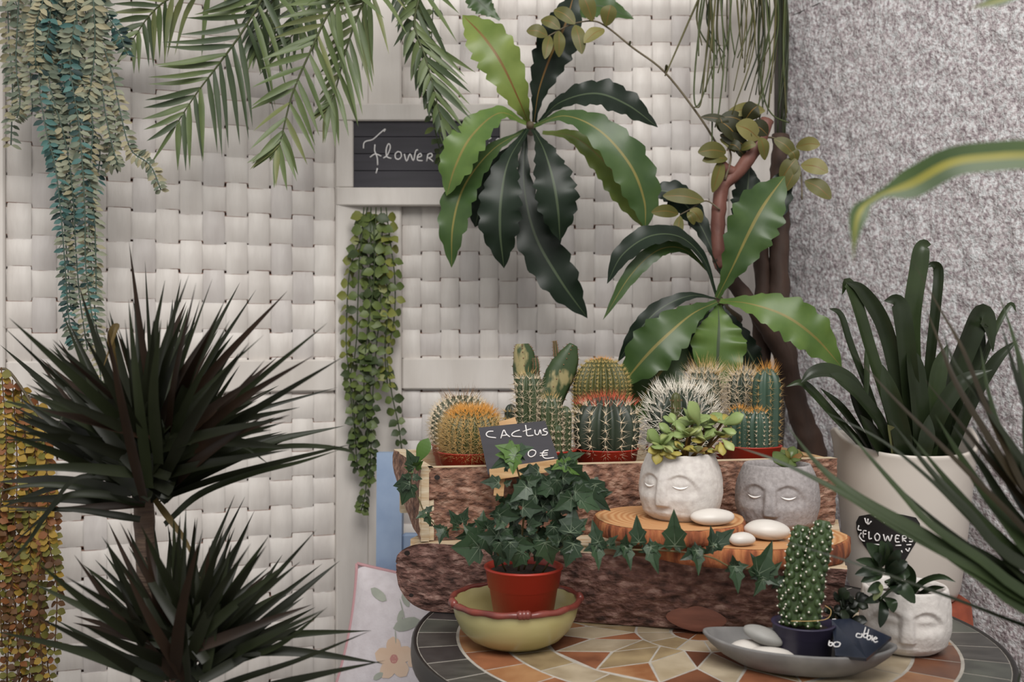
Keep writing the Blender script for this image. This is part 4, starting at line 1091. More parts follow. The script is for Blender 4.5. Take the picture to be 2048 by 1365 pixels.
# e: golden barrel
e, zs = cpot(.1335, 1.4855, .0415, 'golden barrel cactus with yellow crown rising behind the red-spined one')
b = Vector((.1335, 1.4855, zs-.004)); cactus_stem(e, b, Vector((.1335, 1.4855, P(0, 716, 1.4855).z)), .0425, 28, .16, 22, K_gold, 9, .0072, 1.25, [S_gold, S_orange], crown=(1, .975, 110, .008, .38), sr=.00034, shape='globe2' if False else 'col')
# f: red-spined barrel
e, zs = cpot(.1322, 1.3925, .0455, 'dark ribbed barrel cactus with a red-orange spined crown in red pot')
b = Vector((.1322, 1.3925, zs-.004)); cactus_stem(e, b, Vector((.1322, 1.3925, P(0, 793, 1.3925).z)), .0462, 13, .24, 7, K_dark, 9, .0160, 1.2, [S_cream, S_red], crown=(1, .955, 200, .016, .92), sr=.00042, wool=.0016)
# g: white-spined barrel
e, zs = cpot(.2388, 1.4170, .049, 'broad cactus with long tangled white spines behind the jade succulent')
b = Vector((.2388, 1.4170, zs-.004)); cactus_stem(e, b, Vector((.2388, 1.4170, P(0, 775, 1.417).z)), .047, 15, .25, 8, K_dark, 8, .026, 1.0, [S_white, S_white], crown=(0, .99, 130, .026, .75), sr=.00062, tilt=.9, wool=.0016, bend=.12)
colm(e, 1352, 785, 10, 1.366, zs, 7, .2, 8, K_olive, 6, .004, 1.1, [S_brown])
# h: back pair
e, zs = cpot(.3195, 1.5290, .0475, 'pair of brownish spiny columns at the very back of the planter')
colm(e, 1408, 733, 36, 1.528, zs, 13, .2, 12, K_grey, 9, .025, 1.2, [S_cream, S_straw], (1, .93, 70, .030, .8), sr=.0004, tilt=.6)
colm(e, 1484, 738, 30, 1.512, zs, 12, .2, 13, K_dark, 10, .022, 1.2, [S_cream, S_straw], (1, .93, 60, .030, .8), sr=.0004, tilt=.5)
# j: blue column with low cluster
e, zs = cpot(.3440, 1.4345, .0445, 'blue-green column and low cluster with orange crowns at the right end')
colm(e, 1532, 735, 29, 1.440, zs, 8, .26, 12, K_blue, 7, .012, 1.2, [S_straw, S_orange], (1, .93, 60, .020, .6), lean=2, sr=.00032)
colm(e, 1478, 815, 24, 1.425, zs, 9, .2, 9, K_blue, 5, .006, 1.1, [S_straw, S_orange], (1, .92, 55, .010, .7))
colm(e, 1515, 818, 24, 1.412, zs, 10, .2, 10, K_blue, 5, .005, 1.1, [S_cream, S_orange], (1, .92, 55, .010, .7))

# ------------------------------------------------------------------ hanging garlands
RAILZ = 1.74
def rail_pt(px):
    x0 = (px-1024)/F*1.6; y = 1.60 + .2*(x0+1.0)/1.52
    x = (px-1024)/F*y; return Vector((x, 1.60 + .2*(x+1.0)/1.52 - .011, RAILZ))
def strand(parent, pts, D, step, L, W, mats, pick, stm, ang=.5, taper=.3, up=True, fold=.25, curl=.2, spread=1.0, rs=.0011, name='strand'):
    c0 = PL(pts, D)
    if up and pts[0][1] < 0: c0 = [rail_pt(pts[0][0])] + c0
    n = max(8, int(sum((c0[i+1]-c0[i]).length for i in range(len(c0)-1))/(step*D/F)))
    c = smooth(c0, n+1)
    mb = MB(); mb.tube(c[::2] if n > 20 else c, rs, 5); lf = MB()
    for i in range(1, n+1):
        s = i/n; t = (c[i]-c[i-1]).normalized(); view = (CAMV-c[i]).normalized()
        sd = t.cross(view).normalized(); az0 = rnd(-.7, .7)
        k = (1-taper*s)
        for sg in (-1, 1):
            a = az0 + rnd(-.5, .5)
            out = sd*sg*math.cos(a) + view*math.sin(a)*.9
            d = (out*spread + t*ang*rnd(.5, 1.4)).normalized()
            nr = (view + Vector((rnd(-.5, .5), rnd(-.3, .3), rnd(.0, .9)))).normalized()
            oleaf(lf, c[i], d, nr, L*k*rnd(.75, 1.15)*D/F, W*k*D/F*rnd(.85, 1.1), pick(s, sg), fold, curl)
    st = mb.build(name, stm, parent); lf.build('leaves', mats, st)
R.seed(42)
ga = empty('hanging_garland', rail_pt(120), 'blue-green and grey garland of small pointed leaves hanging at the top left', 'hanging plant')
gst = [([(14, -25), (18, 80), (25, 170), (22, 290)], 1.60, 2), ([(38, -25), (32, 120), (40, 200), (33, 240)], 1.58, 4), ([(62, -25), (60, 120), (66, 230)], 1.57, 1), ([(80, -25), (85, 90), (100, 170), (108, 260), (112, 330)], 1.56, 1),
       ([(100, -25), (98, 60), (78, 150), (92, 260), (110, 330), (122, 430), (130, 530), (138, 640), (150, 690)], 1.55, 0), ([(118, -25), (102, 90), (98, 160), (130, 280), (145, 380), (152, 500), (160, 600), (175, 700)], 1.56, 4),
       ([(135, -25), (125, 70), (125, 150), (140, 230), (135, 320), (128, 420), (136, 540), (142, 620)], 1.57, 3), ([(150, -25), (155, 60), (162, 150), (185, 240), (180, 340), (178, 450), (185, 560), (195, 680), (205, 800)], 1.55, 2),
       ([(165, -25), (178, 60), (200, 160), (215, 250), (235, 330)], 1.56, 1), ([(178, -25), (200, 70), (225, 150), (242, 230), (262, 300), (300, 330), (322, 380)], 1.57, 2), ([(195, -25), (215, 30), (240, 70), (255, 110)], 1.58, 3),
       ([(150, 40), (140, 130), (155, 230), (165, 330), (170, 430), (172, 540), (188, 660)], 1.54, 0), ([(185, -25), (190, 80), (180, 180), (160, 230), (175, 330), (188, 430), (192, 540), (192, 600)], 1.55, 4),
       ([(140, -25), (120, 40), (116, 120), (120, 210), (118, 300), (140, 400), (148, 470)], 1.585, 0), ([(205, -25), (200, 90), (212, 180), (232, 260), (215, 320), (238, 330)], 1.59, 1), ([(110, -25), (140, 50), (150, 130), (175, 220), (200, 300), (190, 380)], 1.59, 3),
       ([(25, -25), (48, 60), (62, 160)], 1.59, 1), ([(90, -25), (70, 60), (72, 140)], 1.545, 2)]
gp = {0: (0, 0, 3, 4, 1), 1: (1, 1, 1, 4, 2), 2: (2, 2, 1, 4), 3: (3, 0, 4, 1), 4: (4, 2, 1, 1)}
for pts, D, fam in gst:
    strand(ga, pts, D, 11.5, 27, 6.2, L_gar, (lambda s, sg, f=fam: R.choice(gp[f]) if s > .12 else R.choice((0, 1, 4))), L_garst, .35)
au = empty('hanging_garland', P(60, 760, 1.45), 'golden and rust coloured garland of round leaves hanging at the lower left', 'hanging plant')
R.seed(43)
aur = [P(-180, 700, 1.45)]
for k, (x0, x1, y0, y1) in enumerate(((8, 5, 735, 1300), (25, 18, 760, 1365), (45, 40, 770, 1390), (62, 55, 790, 1390), (80, 70, 800, 1390), (92, 88, 850, 1400), (15, 30, 850, 1300), (70, 118, 860, 1180), (50, 80, 900, 1400), (35, 45, 1000, 1400), (90, 110, 960, 1320), (2, 12, 1000, 1400), (65, 100, 1050, 1400))):
    pts = [(x0+rnd(-6, 6), y0), (x0+rnd(-12, 12), y0+(y1-y0)*.3), ((x0+x1)/2+rnd(-14, 14), y0+(y1-y0)*.6), (x1+rnd(-8, 8), y1)]
    strand(au, pts, 1.42+.012*(k % 5), 13, 21, 9.5, L_aut, lambda s, sg, k=k: R.choice(((0, 0, 0, 1, 2) if s < .4 else (1, 2, 2, 3, 3, 0))), L_aut[3], .3, .25, False, .15, .3, rs=.0009)
# cord that carries it, up to the rail beyond the picture's left edge
mb = MB(); mb.tube([Vector((-.96, 1.592, 1.74)), P(-60, 500, 1.44), P(-25, 720, 1.43), P(20, 745, 1.43), P(90, 850, 1.43)], .002, 6, sub=6); mb.build('cord', M_twig, au)
gs = empty('hanging_plant', P(740, 411, 1.85), 'green trailing garland of round leaves hanging below the Flower sign', 'hanging plant')
R.seed(44)
for pts, D, fam in (([(728, 415), (722, 470), (700, 540), (694, 620), (693, 700), (703, 775)], 1.84, 1), ([(735, 415), (720, 500), (716, 600), (712, 700), (700, 760), (708, 850), (712, 890)], 1.835, 0), ([(742, 415), (740, 520), (738, 620), (738, 720), (732, 800), (736, 900), (731, 985), (722, 1022)], 1.83, 0),
                    ([(752, 415), (752, 500), (762, 600), (752, 700), (745, 800), (742, 900), (738, 960)], 1.835, 2), ([(762, 415), (766, 500), (776, 600), (770, 700), (775, 770)], 1.84, 1), ([(772, 415), (780, 480), (790, 560), (788, 640), (775, 700)], 1.845, 1),
                    ([(748, 450), (748, 560), (735, 660), (728, 760), (730, 850)], 1.825, 0), ([(774, 720), (784, 790), (797, 850), (804, 905)], 1.84, 2), ([(702, 760), (709, 830), (712, 900), (715, 940)], 1.84, 2)):
    strand(gs, pts, D, 21, 25, 12.5, L_string, (lambda s, sg, f=fam: R.choice(((0, 0, 2), (1, 1, 0), (2, 2, 0))[f])), L_string[2], .15, .35, False, .2, .35, rs=.0012)

# ------------------------------------------------------------------ palm fronds
pm = empty('hanging_palm', rail_pt(560), 'green palm fronds drooping from the rail left of the Flower sign', 'hanging plant')
R.seed(45)
def frond(rach, D, LL_, LR, a0=52, mset=(0, 0, 1), n=20, droopL=.15, droopR=.25, parent=None, tipk=.55, hw=6.2, start=0.0):
    c0 = PL(rach, D)
    if rach[0][1] < 0: c0 = [rail_pt(rach[0][0])] + c0
    c = smooth(c0, 61)
    mb = MB(); mb.tube(c[::2], (.0026, .0009), 6); st = mb.build('frond', L_rach, parent or pm); lf = MB()
    for i in range(n):
        s = start + (1-start)*(i+.6)/n; k = min(59, int(s*60)); p = c[k]; t = (c[k+1]-c[k-1 if k else 0]).normalized()
        view = (CAMV-p).normalized(); sd = t.cross(view).normalized()
        for sg, LN, dr in ((1, LL_, droopL), (-1, LR, droopR)):
            l = LN*(1-(1-tipk)*max(0, (s-.45)/.55)**1.3)*(.55+.45*min(1, s/.2))*D/F*rnd(.9, 1.06); a = math.radians(a0*(1-.5*s**3)+rnd(-5, 5))
            d = t*math.cos(a) + sd*(sg*math.sin(a)) + view*rnd(-.05, .28)
            mid = p + d*l*.5 + Vector((0, 0, -l*.04)); tip = p + d*l*.92 + Vector((0, 0, -l*dr))
            ribbon(lf, [p, mid, tip], hw*D/F*rnd(.85, 1.1), prof_leaflet, 7, 1, .25, R.choice(mset), nrm=view+Vector((rnd(-.5, .5), 0, rnd(-.1, .6))))
    ribbon(lf, [c[-1], c[-1]+(c[-1]-c[-4])*2, c[-1]+(c[-1]-c[-4])*5], 4*D/F, prof_leaflet, 6, 1, .25, 0)
    lf.build('leaflets', L_palm, st)
frond([(430, -25), (345, -5), (300, 30), (262, 85)], 1.64, 110, 95, 55, (0, 1, 2), 15, .1, .45)
frond([(530, -25), (490, 55), (440, 125), (393, 187), (350, 253)], 1.63, 150, 150, 52, (0, 0, 1), 19, .02, .32)
frond([(690, -25), (655, 30), (622, 100), (585, 187), (562, 277), (552, 300)], 1.60, 120, 130, 50, (0, 0, 2), 22, .10, .12)
frond([(745, -25), (722, 15), (692, 100), (669, 187), (655, 215)], 1.63, 75, 125, 42, (0, 0, 2), 19, .12, .18)
frond([(842, -25), (829, 47), (849, 110), (865, 167), (882, 240)], 1.66, 60, 140, 42, (0, 0, 1), 17, .2, .10)
frond([(800, -25), (818, 50), (838, 140), (862, 215)], 1.68, 50, 95, 38, (1, 1, 0), 14, .2, .15)
frond([(560, -25), (540, 10), (520, 60), (512, 100)], 1.66, 70, 70, 40, (1, 1, 0), 13, .4, .4)
frond([(640, -25), (620, 10), (600, 50), (560, 100)], 1.67, 90, 70, 45, (1, 0), 13, .2, .4)
# sprig with small leaves over the sign
sp_ = empty('hanging_sprig', rail_pt(868), 'thin sprig of small leaves hanging in front of the Flower sign', 'hanging plant')
R.seed(46)
strand(sp_, [(868, -25), (862, 90), (858, 170), (866, 240), (880, 300), (888, 320)], 1.74, 24, 24, 8, [L_string[0], L_string[2]], lambda s, sg: R.choice((0, 1)), L_string[2], .5, .1)

# ------------------------------------------------------------------ bird's nest ferns
R.seed(47)
def fern_leaf(e, pts, hw, m, mid, nrm=None, D=1.7, twist0=0, twist=0, fold=.12, nt=10, teeth=.20):
    mb = MB(); c = PL(pts, D)
    Dm = sum(p.y for p in c)/len(c)
    ribbon(mb, c, hw*Dm/F, prof_fern, 70, 3, fold, 0, 1, nrm, .10, 5, teeth, nt, twist, twist0, .055)
    ln = sum((c[i+1]-c[i]).length for i in range(len(c)-1))
    o = mb.build('leaf', [m, mid], e)
    return o
fe = empty('hanging_fern', P(1062, 255, 1.79), "large rosette of wavy green strap leaves on the screen beside the Flower sign", 'fern')
mb = MB(); mb.tube([P(1062, 262, 1.885), P(1062, 255, 1.80), P(1060, 250, 1.735)], (.010, .007), 8, sub=4); mb.build('stalk', M_twig, fe)
fern_leaf(fe, [(1058, 250, 1.745), (1040, 205, 1.70), (1005, 130, 1.68), (968, 75, 1.685), (925, 30, 1.71)], 47, L_fy, L_ribb, (-.2, -1, .25))
fern_leaf(fe, [(1068, 245, 1.755), (1078, 180, 1.74), (1102, 110, 1.73), (1130, 50, 1.735), (1150, -20, 1.75)], 44, L_fd, L_ribb, (.3, -1, .1))
fern_leaf(fe, [(1100, 70, 1.78), (1150, 25, 1.77), (1200, 12, 1.765), (1268, 38, 1.77)], 30, L_fm, L_ribd, (.1, -1, .4))
fern_leaf(fe, [(1078, 245, 1.74), (1120, 205, 1.71), (1190, 187, 1.69), (1255, 210, 1.69), (1316, 255, 1.70)], 37, L_fd, L_ribd, (.1, -1, .45))
fern_leaf(fe, [(1068, 252, 1.73), (1130, 232, 1.69), (1200, 262, 1.665), (1260, 330, 1.66), (1288, 400, 1.67), (1291, 458, 1.68)], 44, L_fm, L_rib, (-.15, -1, .35))
fern_leaf(fe, [(1085, 265, 1.745), (1150, 275, 1.73), (1215, 330, 1.725), (1255, 390, 1.72), (1286, 455, 1.72)], 36, L_fy, L_rib, (-.1, -1, .2))
fern_leaf(fe, [(1066, 258, 1.735), (1088, 300, 1.69), (1106, 360, 1.67), (1116, 420, 1.67), (1120, 482, 1.69)], 46, L_fd, L_ribd, (.15, -1, .15))
fern_leaf(fe, [(1055, 258, 1.735), (1018, 320, 1.69), (1003, 390, 1.67), (1000, 460, 1.67), (1008, 537, 1.69)], 46, L_fd, L_ribd, (-.1, -1, .2))
fern_leaf(fe, [(1052, 248, 1.725), (1000, 226, 1.68), (945, 270, 1.65), (912, 330, 1.645), (893, 392, 1.66)], 44, L_fb, L_rib, (-.25, -1, .3))
fern_leaf(fe, [(1050, 260, 1.745), (985, 300, 1.70), (930, 370, 1.675), (906, 450, 1.67), (903, 536, 1.685)], 36, L_fm, L_rib, (-.2, -1, .2))
fern_leaf(fe, [(1050, 270, 1.765), (1048, 370, 1.745), (1070, 470, 1.735), (1120, 560, 1.735), (1175, 637, 1.75)], 46, L_fd, L_ribd, (0, -1, .1))
fern_leaf(fe, [(1045, 270, 1.775), (1000, 330, 1.77), (965, 400, 1.77), (950, 455, 1.775)], 34, L_fd, L_ribd, (0, -1, .1))
fern_leaf(fe, [(1000, 40, 1.80), (965, 10, 1.80), (930, -25, 1.80)], 26, L_fm, L_ribd, (0, -1, .1))
f2 = empty('hanging_fern', P(1440, 610, 1.68), 'second rosette of wavy strap leaves in front of the twisted trunk above the cacti', 'fern')
mb = MB(); mb.tube([P(1475, 640, 1.745), P(1450, 620, 1.70), P(1438, 600, 1.645)], (.010, .007), 8, sub=4); mb.build('stalk', M_twig, f2)
fern_leaf(f2, [(1434, 596, 1.64), (1465, 535, 1.62), (1498, 465, 1.61), (1528, 410, 1.615), (1570, 352, 1.63)], 56, L_fm, L_rib, (.05, -1, .15), nt=9)
fern_leaf(f2, [(1432, 590, 1.65), (1408, 520, 1.64), (1362, 475, 1.63), (1302, 472, 1.62), (1245, 510, 1.62), (1214, 568, 1.63)], 27, L_fd, L_ribd, (.1, -1, .8), teeth=.12)
fern_leaf(f2, [(1418, 545, 1.66), (1370, 500, 1.65), (1318, 500, 1.64), (1262, 550, 1.635), (1206, 640, 1.64)], 18, L_fm, L_rib, (0, -1, .2), teeth=.12)
fern_leaf(f2, [(1434, 598, 1.65), (1380, 592, 1.63), (1318, 620, 1.62), (1272, 670, 1.62), (1235, 725, 1.63)], 20, L_fd, L_ribd, (.3, -1, .6), teeth=.12)
fern_leaf(f2, [(1434, 604, 1.64), (1385, 628, 1.61), (1335, 670, 1.59), (1290, 715, 1.59), (1240, 775, 1.60)], 52, L_fm, L_rib, (.1, -1, .35), nt=8)
fern_leaf(f2, [(1440, 602, 1.64), (1500, 608, 1.60), (1570, 632, 1.58), (1630, 675, 1.575), (1684, 735, 1.585)], 50, L_fb, L_rib, (0, -1, .35), nt=9)
fern_leaf(f2, [(1436, 606, 1.65), (1438, 650, 1.63), (1436, 700, 1.62), (1432, 790, 1.62)], 58, L_fb, L_ribd, (.1, -1, .2), nt=7, teeth=.1)
fern_leaf(f2, [(1442, 606, 1.66), (1465, 650, 1.65), (1500, 710, 1.645), (1520, 745, 1.65)], 26, L_fd, L_ribd, (.1, -1, .2))
fern_leaf(f2, [(1432, 606, 1.66), (1412, 650, 1.65), (1395, 700, 1.645), (1385, 745, 1.65)], 22, L_fd, L_ribd, (-.3, -1, .2))
fern_leaf(f2, [(1434, 606, 1.66), (1390, 660, 1.655), (1340, 720, 1.65), (1290, 790, 1.65), (1265, 860, 1.65)], 50, L_fm, L_rib, (.1, -1, .2), nt=8)
fern_leaf(f2, [(1380, 640, 1.67), (1360, 690, 1.66), (1350, 760, 1.65)], 40, L_fd, L_ribd, (-.3, -1, .2))
fern_leaf(f2, [(1450, 560, 1.68), (1400, 450, 1.69), (1350, 390, 1.69), (1297, 380, 1.70)], 30, L_fd, L_ribd, (-.1, -1, .3))
fern_leaf(f2, [(1455, 560, 1.68), (1500, 470, 1.70), (1550, 400, 1.71), (1575, 330, 1.72)], 34, L_fd, L_ribd, (-.1, -1, .1))
fern_leaf(f2, [(1470, 520, 1.70), (1490, 420, 1.71), (1500, 330, 1.72)], 34, L_fd, L_ribd, (.1, -1, .1))

# ------------------------------------------------------------------ twisted branch with olive leaves
br = empty('twisted_branch', Vector((P(1650, 0, 1.74).x, 1.74, 0)), 'twisted brown trunk with olive leaves standing in the corner by the stucco wall', 'branch')
pts = [P(1668, 1800, 1.72), P(1660, 1400, 1.72), P(1640, 1000, 1.715), P(1622, 890, 1.71), P(1590, 800, 1.715), P(1570, 700, 1.72), P(1558, 580, 1.73), P(1560, 450, 1.745), P(1557, 350, 1.75), P(1562, 270, 1.755)]
mb = MB(); mb.tube(pts, lambda s: .024-.010*s, 12, sub=8, bumpy=.3); mb.build('trunk', M_trunkd, br)
mb = MB(); mb.tube([P(1592, 800, 1.718), P(1562, 705, 1.708), P(1510, 620, 1.69), P(1462, 560, 1.69), P(1438, 515, 1.69)], (.0155, .012), 10, sub=8, bumpy=.25); mb.build('limb', M_trunkd, br)
mb = MB(); mb.tube([P(1446, 535, 1.69), P(1436, 490, 1.69), P(1443, 380, 1.69), P(1478, 342, 1.685), P(1512, 295, 1.68), P(1535, 240, 1.685)], lambda s: .0125-.001*s, 10, sub=8, bumpy=.25); mb.build('limb', M_trunk, br)
mb = MB(); mb.tube([P(1470, 345, 1.685), P(1450, 338, 1.68), P(1440, 328, 1.678)], (.009, .010), 8, sub=3, bumpy=.3); mb.build('stub', M_trunk, br)
mb = MB(); mb.tube([P(1530, 760, 1.73), P(1520, 650, 1.735), P(1525, 560, 1.74), P(1515, 470, 1.745)], .014, 10, sub=6, bumpy=.3); mb.build('limb', M_trunkd, br)
R.seed(48)
def twig(pts, D, leaves, r=.0022):
    mb = MB(); mb.tube(PL(pts, D), (r, r*.6), 6, sub=6); st = mb.build('twig', M_twig, br)
    lf = MB()
    for bx, by, tx, ty, hw, m in leaves:
        A, B = P(bx, by, D-.004), P(tx, ty, D-.004+rnd(-.02, .012)); mid = A.lerp(B, .5) + Vector((0, -.005, .003))
        ribbon(lf, [A, mid, B], hw*D/F, prof_oval, 10, 2, .12, m, 3, nrm=(rnd(-.4, .4), -1, rnd(-.2, .4)), midw=.05)
    lf.build('leaves', L_olive + [L_ribb], st)
twig([(1440, 300), (1400, 235), (1330, 145), (1265, 95), (1215, 55), (1185, 42), (1140, 50), (1092, 75)], 1.70,
     [(1095, 72, 1053, 62, 14, 0), (1120, 58, 1082, 40, 13, 0), (1150, 48, 1108, 20, 15, 0), (1185, 42, 1163, -12, 17, 0), (1212, 52, 1222, 10, 17, 0), (1208, 58, 1168, 86, 15, 1), (1150, 50, 1164, 108, 14, 0), (1118, 62, 1118, 114, 13, 0), (1100, 72, 1090, 118, 11, 0), (1258, 92, 1262, 88, 3, 2), (1330, 145, 1335, 130, 3, 2)])
twig([(1450, 360), (1462, 315), (1455, 280), (1470, 240)], 1.675,
     [(1452, 305, 1396, 305, 17, 0), (1455, 318, 1405, 322, 13, 0), (1445, 320, 1425, 385, 14, 0), (1463, 250, 1402, 234, 9, 2), (1440, 235, 1490, 245, 14, 2), (1455, 225, 1530, 222, 14, 1), (1490, 240, 1515, 212, 20, 2), (1445, 265, 1440, 235, 14, 2), (1480, 283, 1437, 240, 22, 2), (1500, 300, 1440, 270, 14, 2), (1518, 278, 1472, 250, 21, 1), (1470, 305, 1440, 278, 8, 0), (1480, 300, 1512, 290, 9, 0), (1530, 320, 1520, 275, 14, 0), (1500, 250, 1535, 270, 16, 2), (1470, 300, 1490, 315, 10, 2), (1480, 275, 1500, 255, 18, 2), (1455, 290, 1480, 300, 12, 2)])
twig([(1510, 290), (1535, 275), (1565, 285), (1590, 315), (1602, 350), (1604, 400)], 1.70,
     [(1590, 312, 1548, 278, 14, 0), (1592, 318, 1562, 360, 17, 0), (1598, 330, 1568, 384, 14, 0), (1592, 295, 1640, 290, 14, 1), (1602, 330, 1656, 345, 17, 1), (1610, 362, 1662, 398, 17, 0), (1580, 300, 1592, 325, 12, 0)])
twig([(1440, 420), (1412, 402), (1382, 418), (1360, 430)], 1.675,
     [(1408, 402, 1326, 392, 16, 0), (1357, 428, 1303, 425, 13, 0), (1360, 432, 1350, 492, 11, 0), (1380, 420, 1403, 445, 12, 1), (1375, 425, 1388, 450, 8, 0)], .0016)

# ------------------------------------------------------------------ reed-like hanging plant
rh = empty('hanging_reeds', rail_pt(1470), 'bunch of thin green reed-like stems hanging at the top right corner of the screen', 'hanging plant')
R.seed(49)
def reed(pts, D, m, r=.0021):
    c = PL(pts, D); c = [rail_pt(pts[0][0])] + c if pts[0][1] < 0 else c
    mb = MB(); mb.tube(c, (r, r*.55), 6, sub=6); mb.build('stem', L_rhip[m], rh)
reed([(1405, -25), (1370, 60), (1330, 152)], 1.70, 1, .0024); reed([(1412, -25), (1395, 90), (1388, 190), (1400, 205), (1440, 90)], 1.69, 0)
reed([(1420, -25), (1428, 90), (1425, 200), (1424, 295)], 1.68, 0, .0026); reed([(1440, -25), (1448, 110), (1438, 220), (1430, 255)], 1.68, 0)
reed([(1425, -25), (1412, 110), (1402, 205), (1388, 215)], 1.69, 1); reed([(1560, -25), (1525, 120), (1527, 190), (1545, 230), (1578, 246)], 1.69, 0)
reed([(1530, -25), (1540, 110), (1530, 170), (1508, 232)], 1.67, 0)
for k in range(10):
    x0 = rnd(1558, 1578); reed([(x0, -25), (x0+rnd(-3, 5), 110), (min(1582, x0+rnd(-6, 6)), rnd(190, 300))], rnd(1.76, 1.80), R.choice((2, 2, 1)), rnd(.0018, .003))
for k in range(46):
    x0 = rnd(1400, 1580); ln = rnd(90, 190); x1 = x0 + (1478-x0)*.12 + rnd(-28, 28); D = rnd(1.66, 1.75)
    if x0 > 1500: x1 = x0 + rnd(-40, 12); ln = rnd(110, 260)
    reed([(x0, -25), (x0+rnd(-10, 10), ln*.4), (min(1580, x1), ln)], D, R.choice((0, 0, 1, 1, 2)), rnd(.0015, .0023))

# ------------------------------------------------------------------ dracaena at the left
dr = empty('dracaena', (P(300, 0, 1.08).x, 1.08, 0.12), 'dark two headed dracaena with narrow spiky leaves in the left foreground', 'plant')
R.seed(50)
mb = MB(); mb.tube([P(285, 985, 1.08), P(290, 1080, 1.08), P(300, 1200, 1.085), P(305, 1330, 1.09), Vector((P(312, 0, 1.1).x, 1.1, .36))], (.0105, .0135), 12, sub=6, bumpy=.15); mb.build('trunk', mat('ringed_trunk', '#6b5748', '#55443a', .8, 30, (1, 1, 9), .6, 40), dr)
mb = MB(); mb.tube([P(372, 1345, 1.02), P(345, 1430, 1.04), Vector((P(312, 0, 1.09).x, 1.08, .36))], (.011, .0135), 12, sub=6, bumpy=.15); mb.build('trunk', M_trunk, dr)
dpx = P(312, 0, 1.095)
mb = MB(); mb.lathe([(.10, -.12+.001), (.105, -.10), (.13, .10), (.134, .22), (.128, .22), (.122, .20)], (dpx.x, 1.095, .12), 40); mb.build('pot', M_terra, dr)
mb = MB(); mb.lathe([(0, 0), (.121, 0)], (dpx.x, 1.095, .325), 30, capb=False); mb.build('soil', M_soil, dr)
def dblade(mb, bx, by, tx, ty, D0, D1, hw=10, sag=0, m=None, mx=None):
    A, B = P(bx, by, D0), P(tx, ty, D1); mid = A.lerp(B, .5); L = (B-A).length
    perp = Vector((-(B-A).z, 0, (B-A).x)).normalized() if (B-A).x > 0 else Vector(((B-A).z, 0, -(B-A).x)).normalized()
    mid += perp*(L*sag) + Vector((0, -L*.05, 0))
    ribbon(mb, [A, mid, B], hw*D0/F, prof_blade, 16, 1, .3, R.choice((0, 0, 0, 1, 2)) if m is None else m, nrm=(rnd(-.35, .35), -1, rnd(.1, .5)))
mb = MB()
tips1 = [(5, 652), (0, 690), (122, 618), (156, 566), (118, 680), (258, 484), (290, 522), (268, 595), (250, 640), (362, 558), (378, 549), (392, 566), (425, 557), (400, 600), (480, 565), (450, 600), (512, 580), (575, 582), (528, 670), (655, 646), (558, 712), (628, 711), (690, 712), (530, 720), (676, 775), (600, 815), (690, 852), (0, 800), (0, 830), (-10, 860), (-10, 880), (-10, 940), (-10, 965), (-10, 1005), (-10, 1020), (135, 640), (205, 660), (290, 640), (335, 640), (350, 600), (460, 640), (330, 560), (60, 700), (18, 636), (90, 720)]
for i, (tx, ty) in enumerate(tips1):
    v = Vector((tx-300, ty-930, 0)).normalized(); bx, by = 308+v.x*24+rnd(-26, 26), 985+rnd(-95, 14)+(20 if ty > 850 else 0)
    dblade(mb, bx, by, tx, ty, rnd(1.02, 1.10), rnd(.93, 1.16), rnd(9.5, 13.5) if i % 6 else 7, rnd(.0, .03) if ty < 800 else .04)
for k in range(92):
    a = math.radians(rnd(14, 166)); l = rnd(240, 300) + 75*math.sin(a)**2
    dblade(mb, 312+rnd(-34, 34), 990+rnd(-120, 15), 300+math.cos(a)*l*1.0, 975-math.sin(a)*l*1.02, rnd(1.0, 1.1), rnd(.90, 1.18), rnd(11, 15), .015)
# arching or drooping single blades
for pts, m in (([(310, 990), (420, 935), (560, 895), (690, 900), (712, 925)], 1), ([(320, 1000), (430, 960), (540, 930), (640, 905), (700, 890)], 0), ([(330, 1050), (400, 990), (500, 950), (600, 925), (680, 900)], 1), ([(280, 1010), (200, 990), (120, 1000), (60, 1080), (8, 1140)], 1), ([(280, 1000), (230, 960), (150, 960), (90, 1030), (0, 1112)], 0), ([(310, 1000), (340, 1040), (375, 1090), (402, 1160)], 3), ([(290, 1010), (200, 1015), (120, 1020), (-10, 1012)], 2),
               ([(280, 1040), (220, 1030), (140, 1020), (0, 1022)], 0), ([(300, 980), (380, 930), (470, 890), (540, 930)], 1), ([(260, 960), (180, 860), (140, 815), (115, 855)], 1), ([(290, 1010), (150, 975), (60, 972), (-10, 985)], 1), ([(300, 960), (225, 700), (235, 655), (205, 740)], 3)):
    ribbon(mb, [P(x, y, 1.05-.012*i) for i, (x, y) in enumerate(pts)], rnd(7, 9)*1.05/F, prof_blade, 24, 1, .3, m, nrm=(0, -1, .5))
mb.build('crown', L_dra, dr)
mb = MB()
tips2 = [(70, 1122), (62, 1165), (-10, 1263), (148, 1110), (203, 1073), (216, 1044), (240, 1045), (290, 1080), (335, 1045), (372, 1012), (470, 990), (490, 994), (510, 1020), (498, 1050), (538, 1072), (565, 1110), (633, 1060), (645, 1128), (680, 1122), (743, 1262), (768, 1328), (606, 1268), (75, 1235), (115, 1290), (395, 1035), (425, 1080), (450, 1050), (405, 1060), (190, 1120), (340, 1060)]
for i, (tx, ty) in enumerate(tips2):
    bx, by = 372+rnd(-34, 34)+(35 if tx > 500 else -35 if tx < 160 else 0), 1350+rnd(-50, 20)
    dblade(mb, bx, by, tx, ty, rnd(.97, 1.04), rnd(.90, 1.1), rnd(9.5, 13.5), rnd(0, .02) if ty < 1200 else .05)
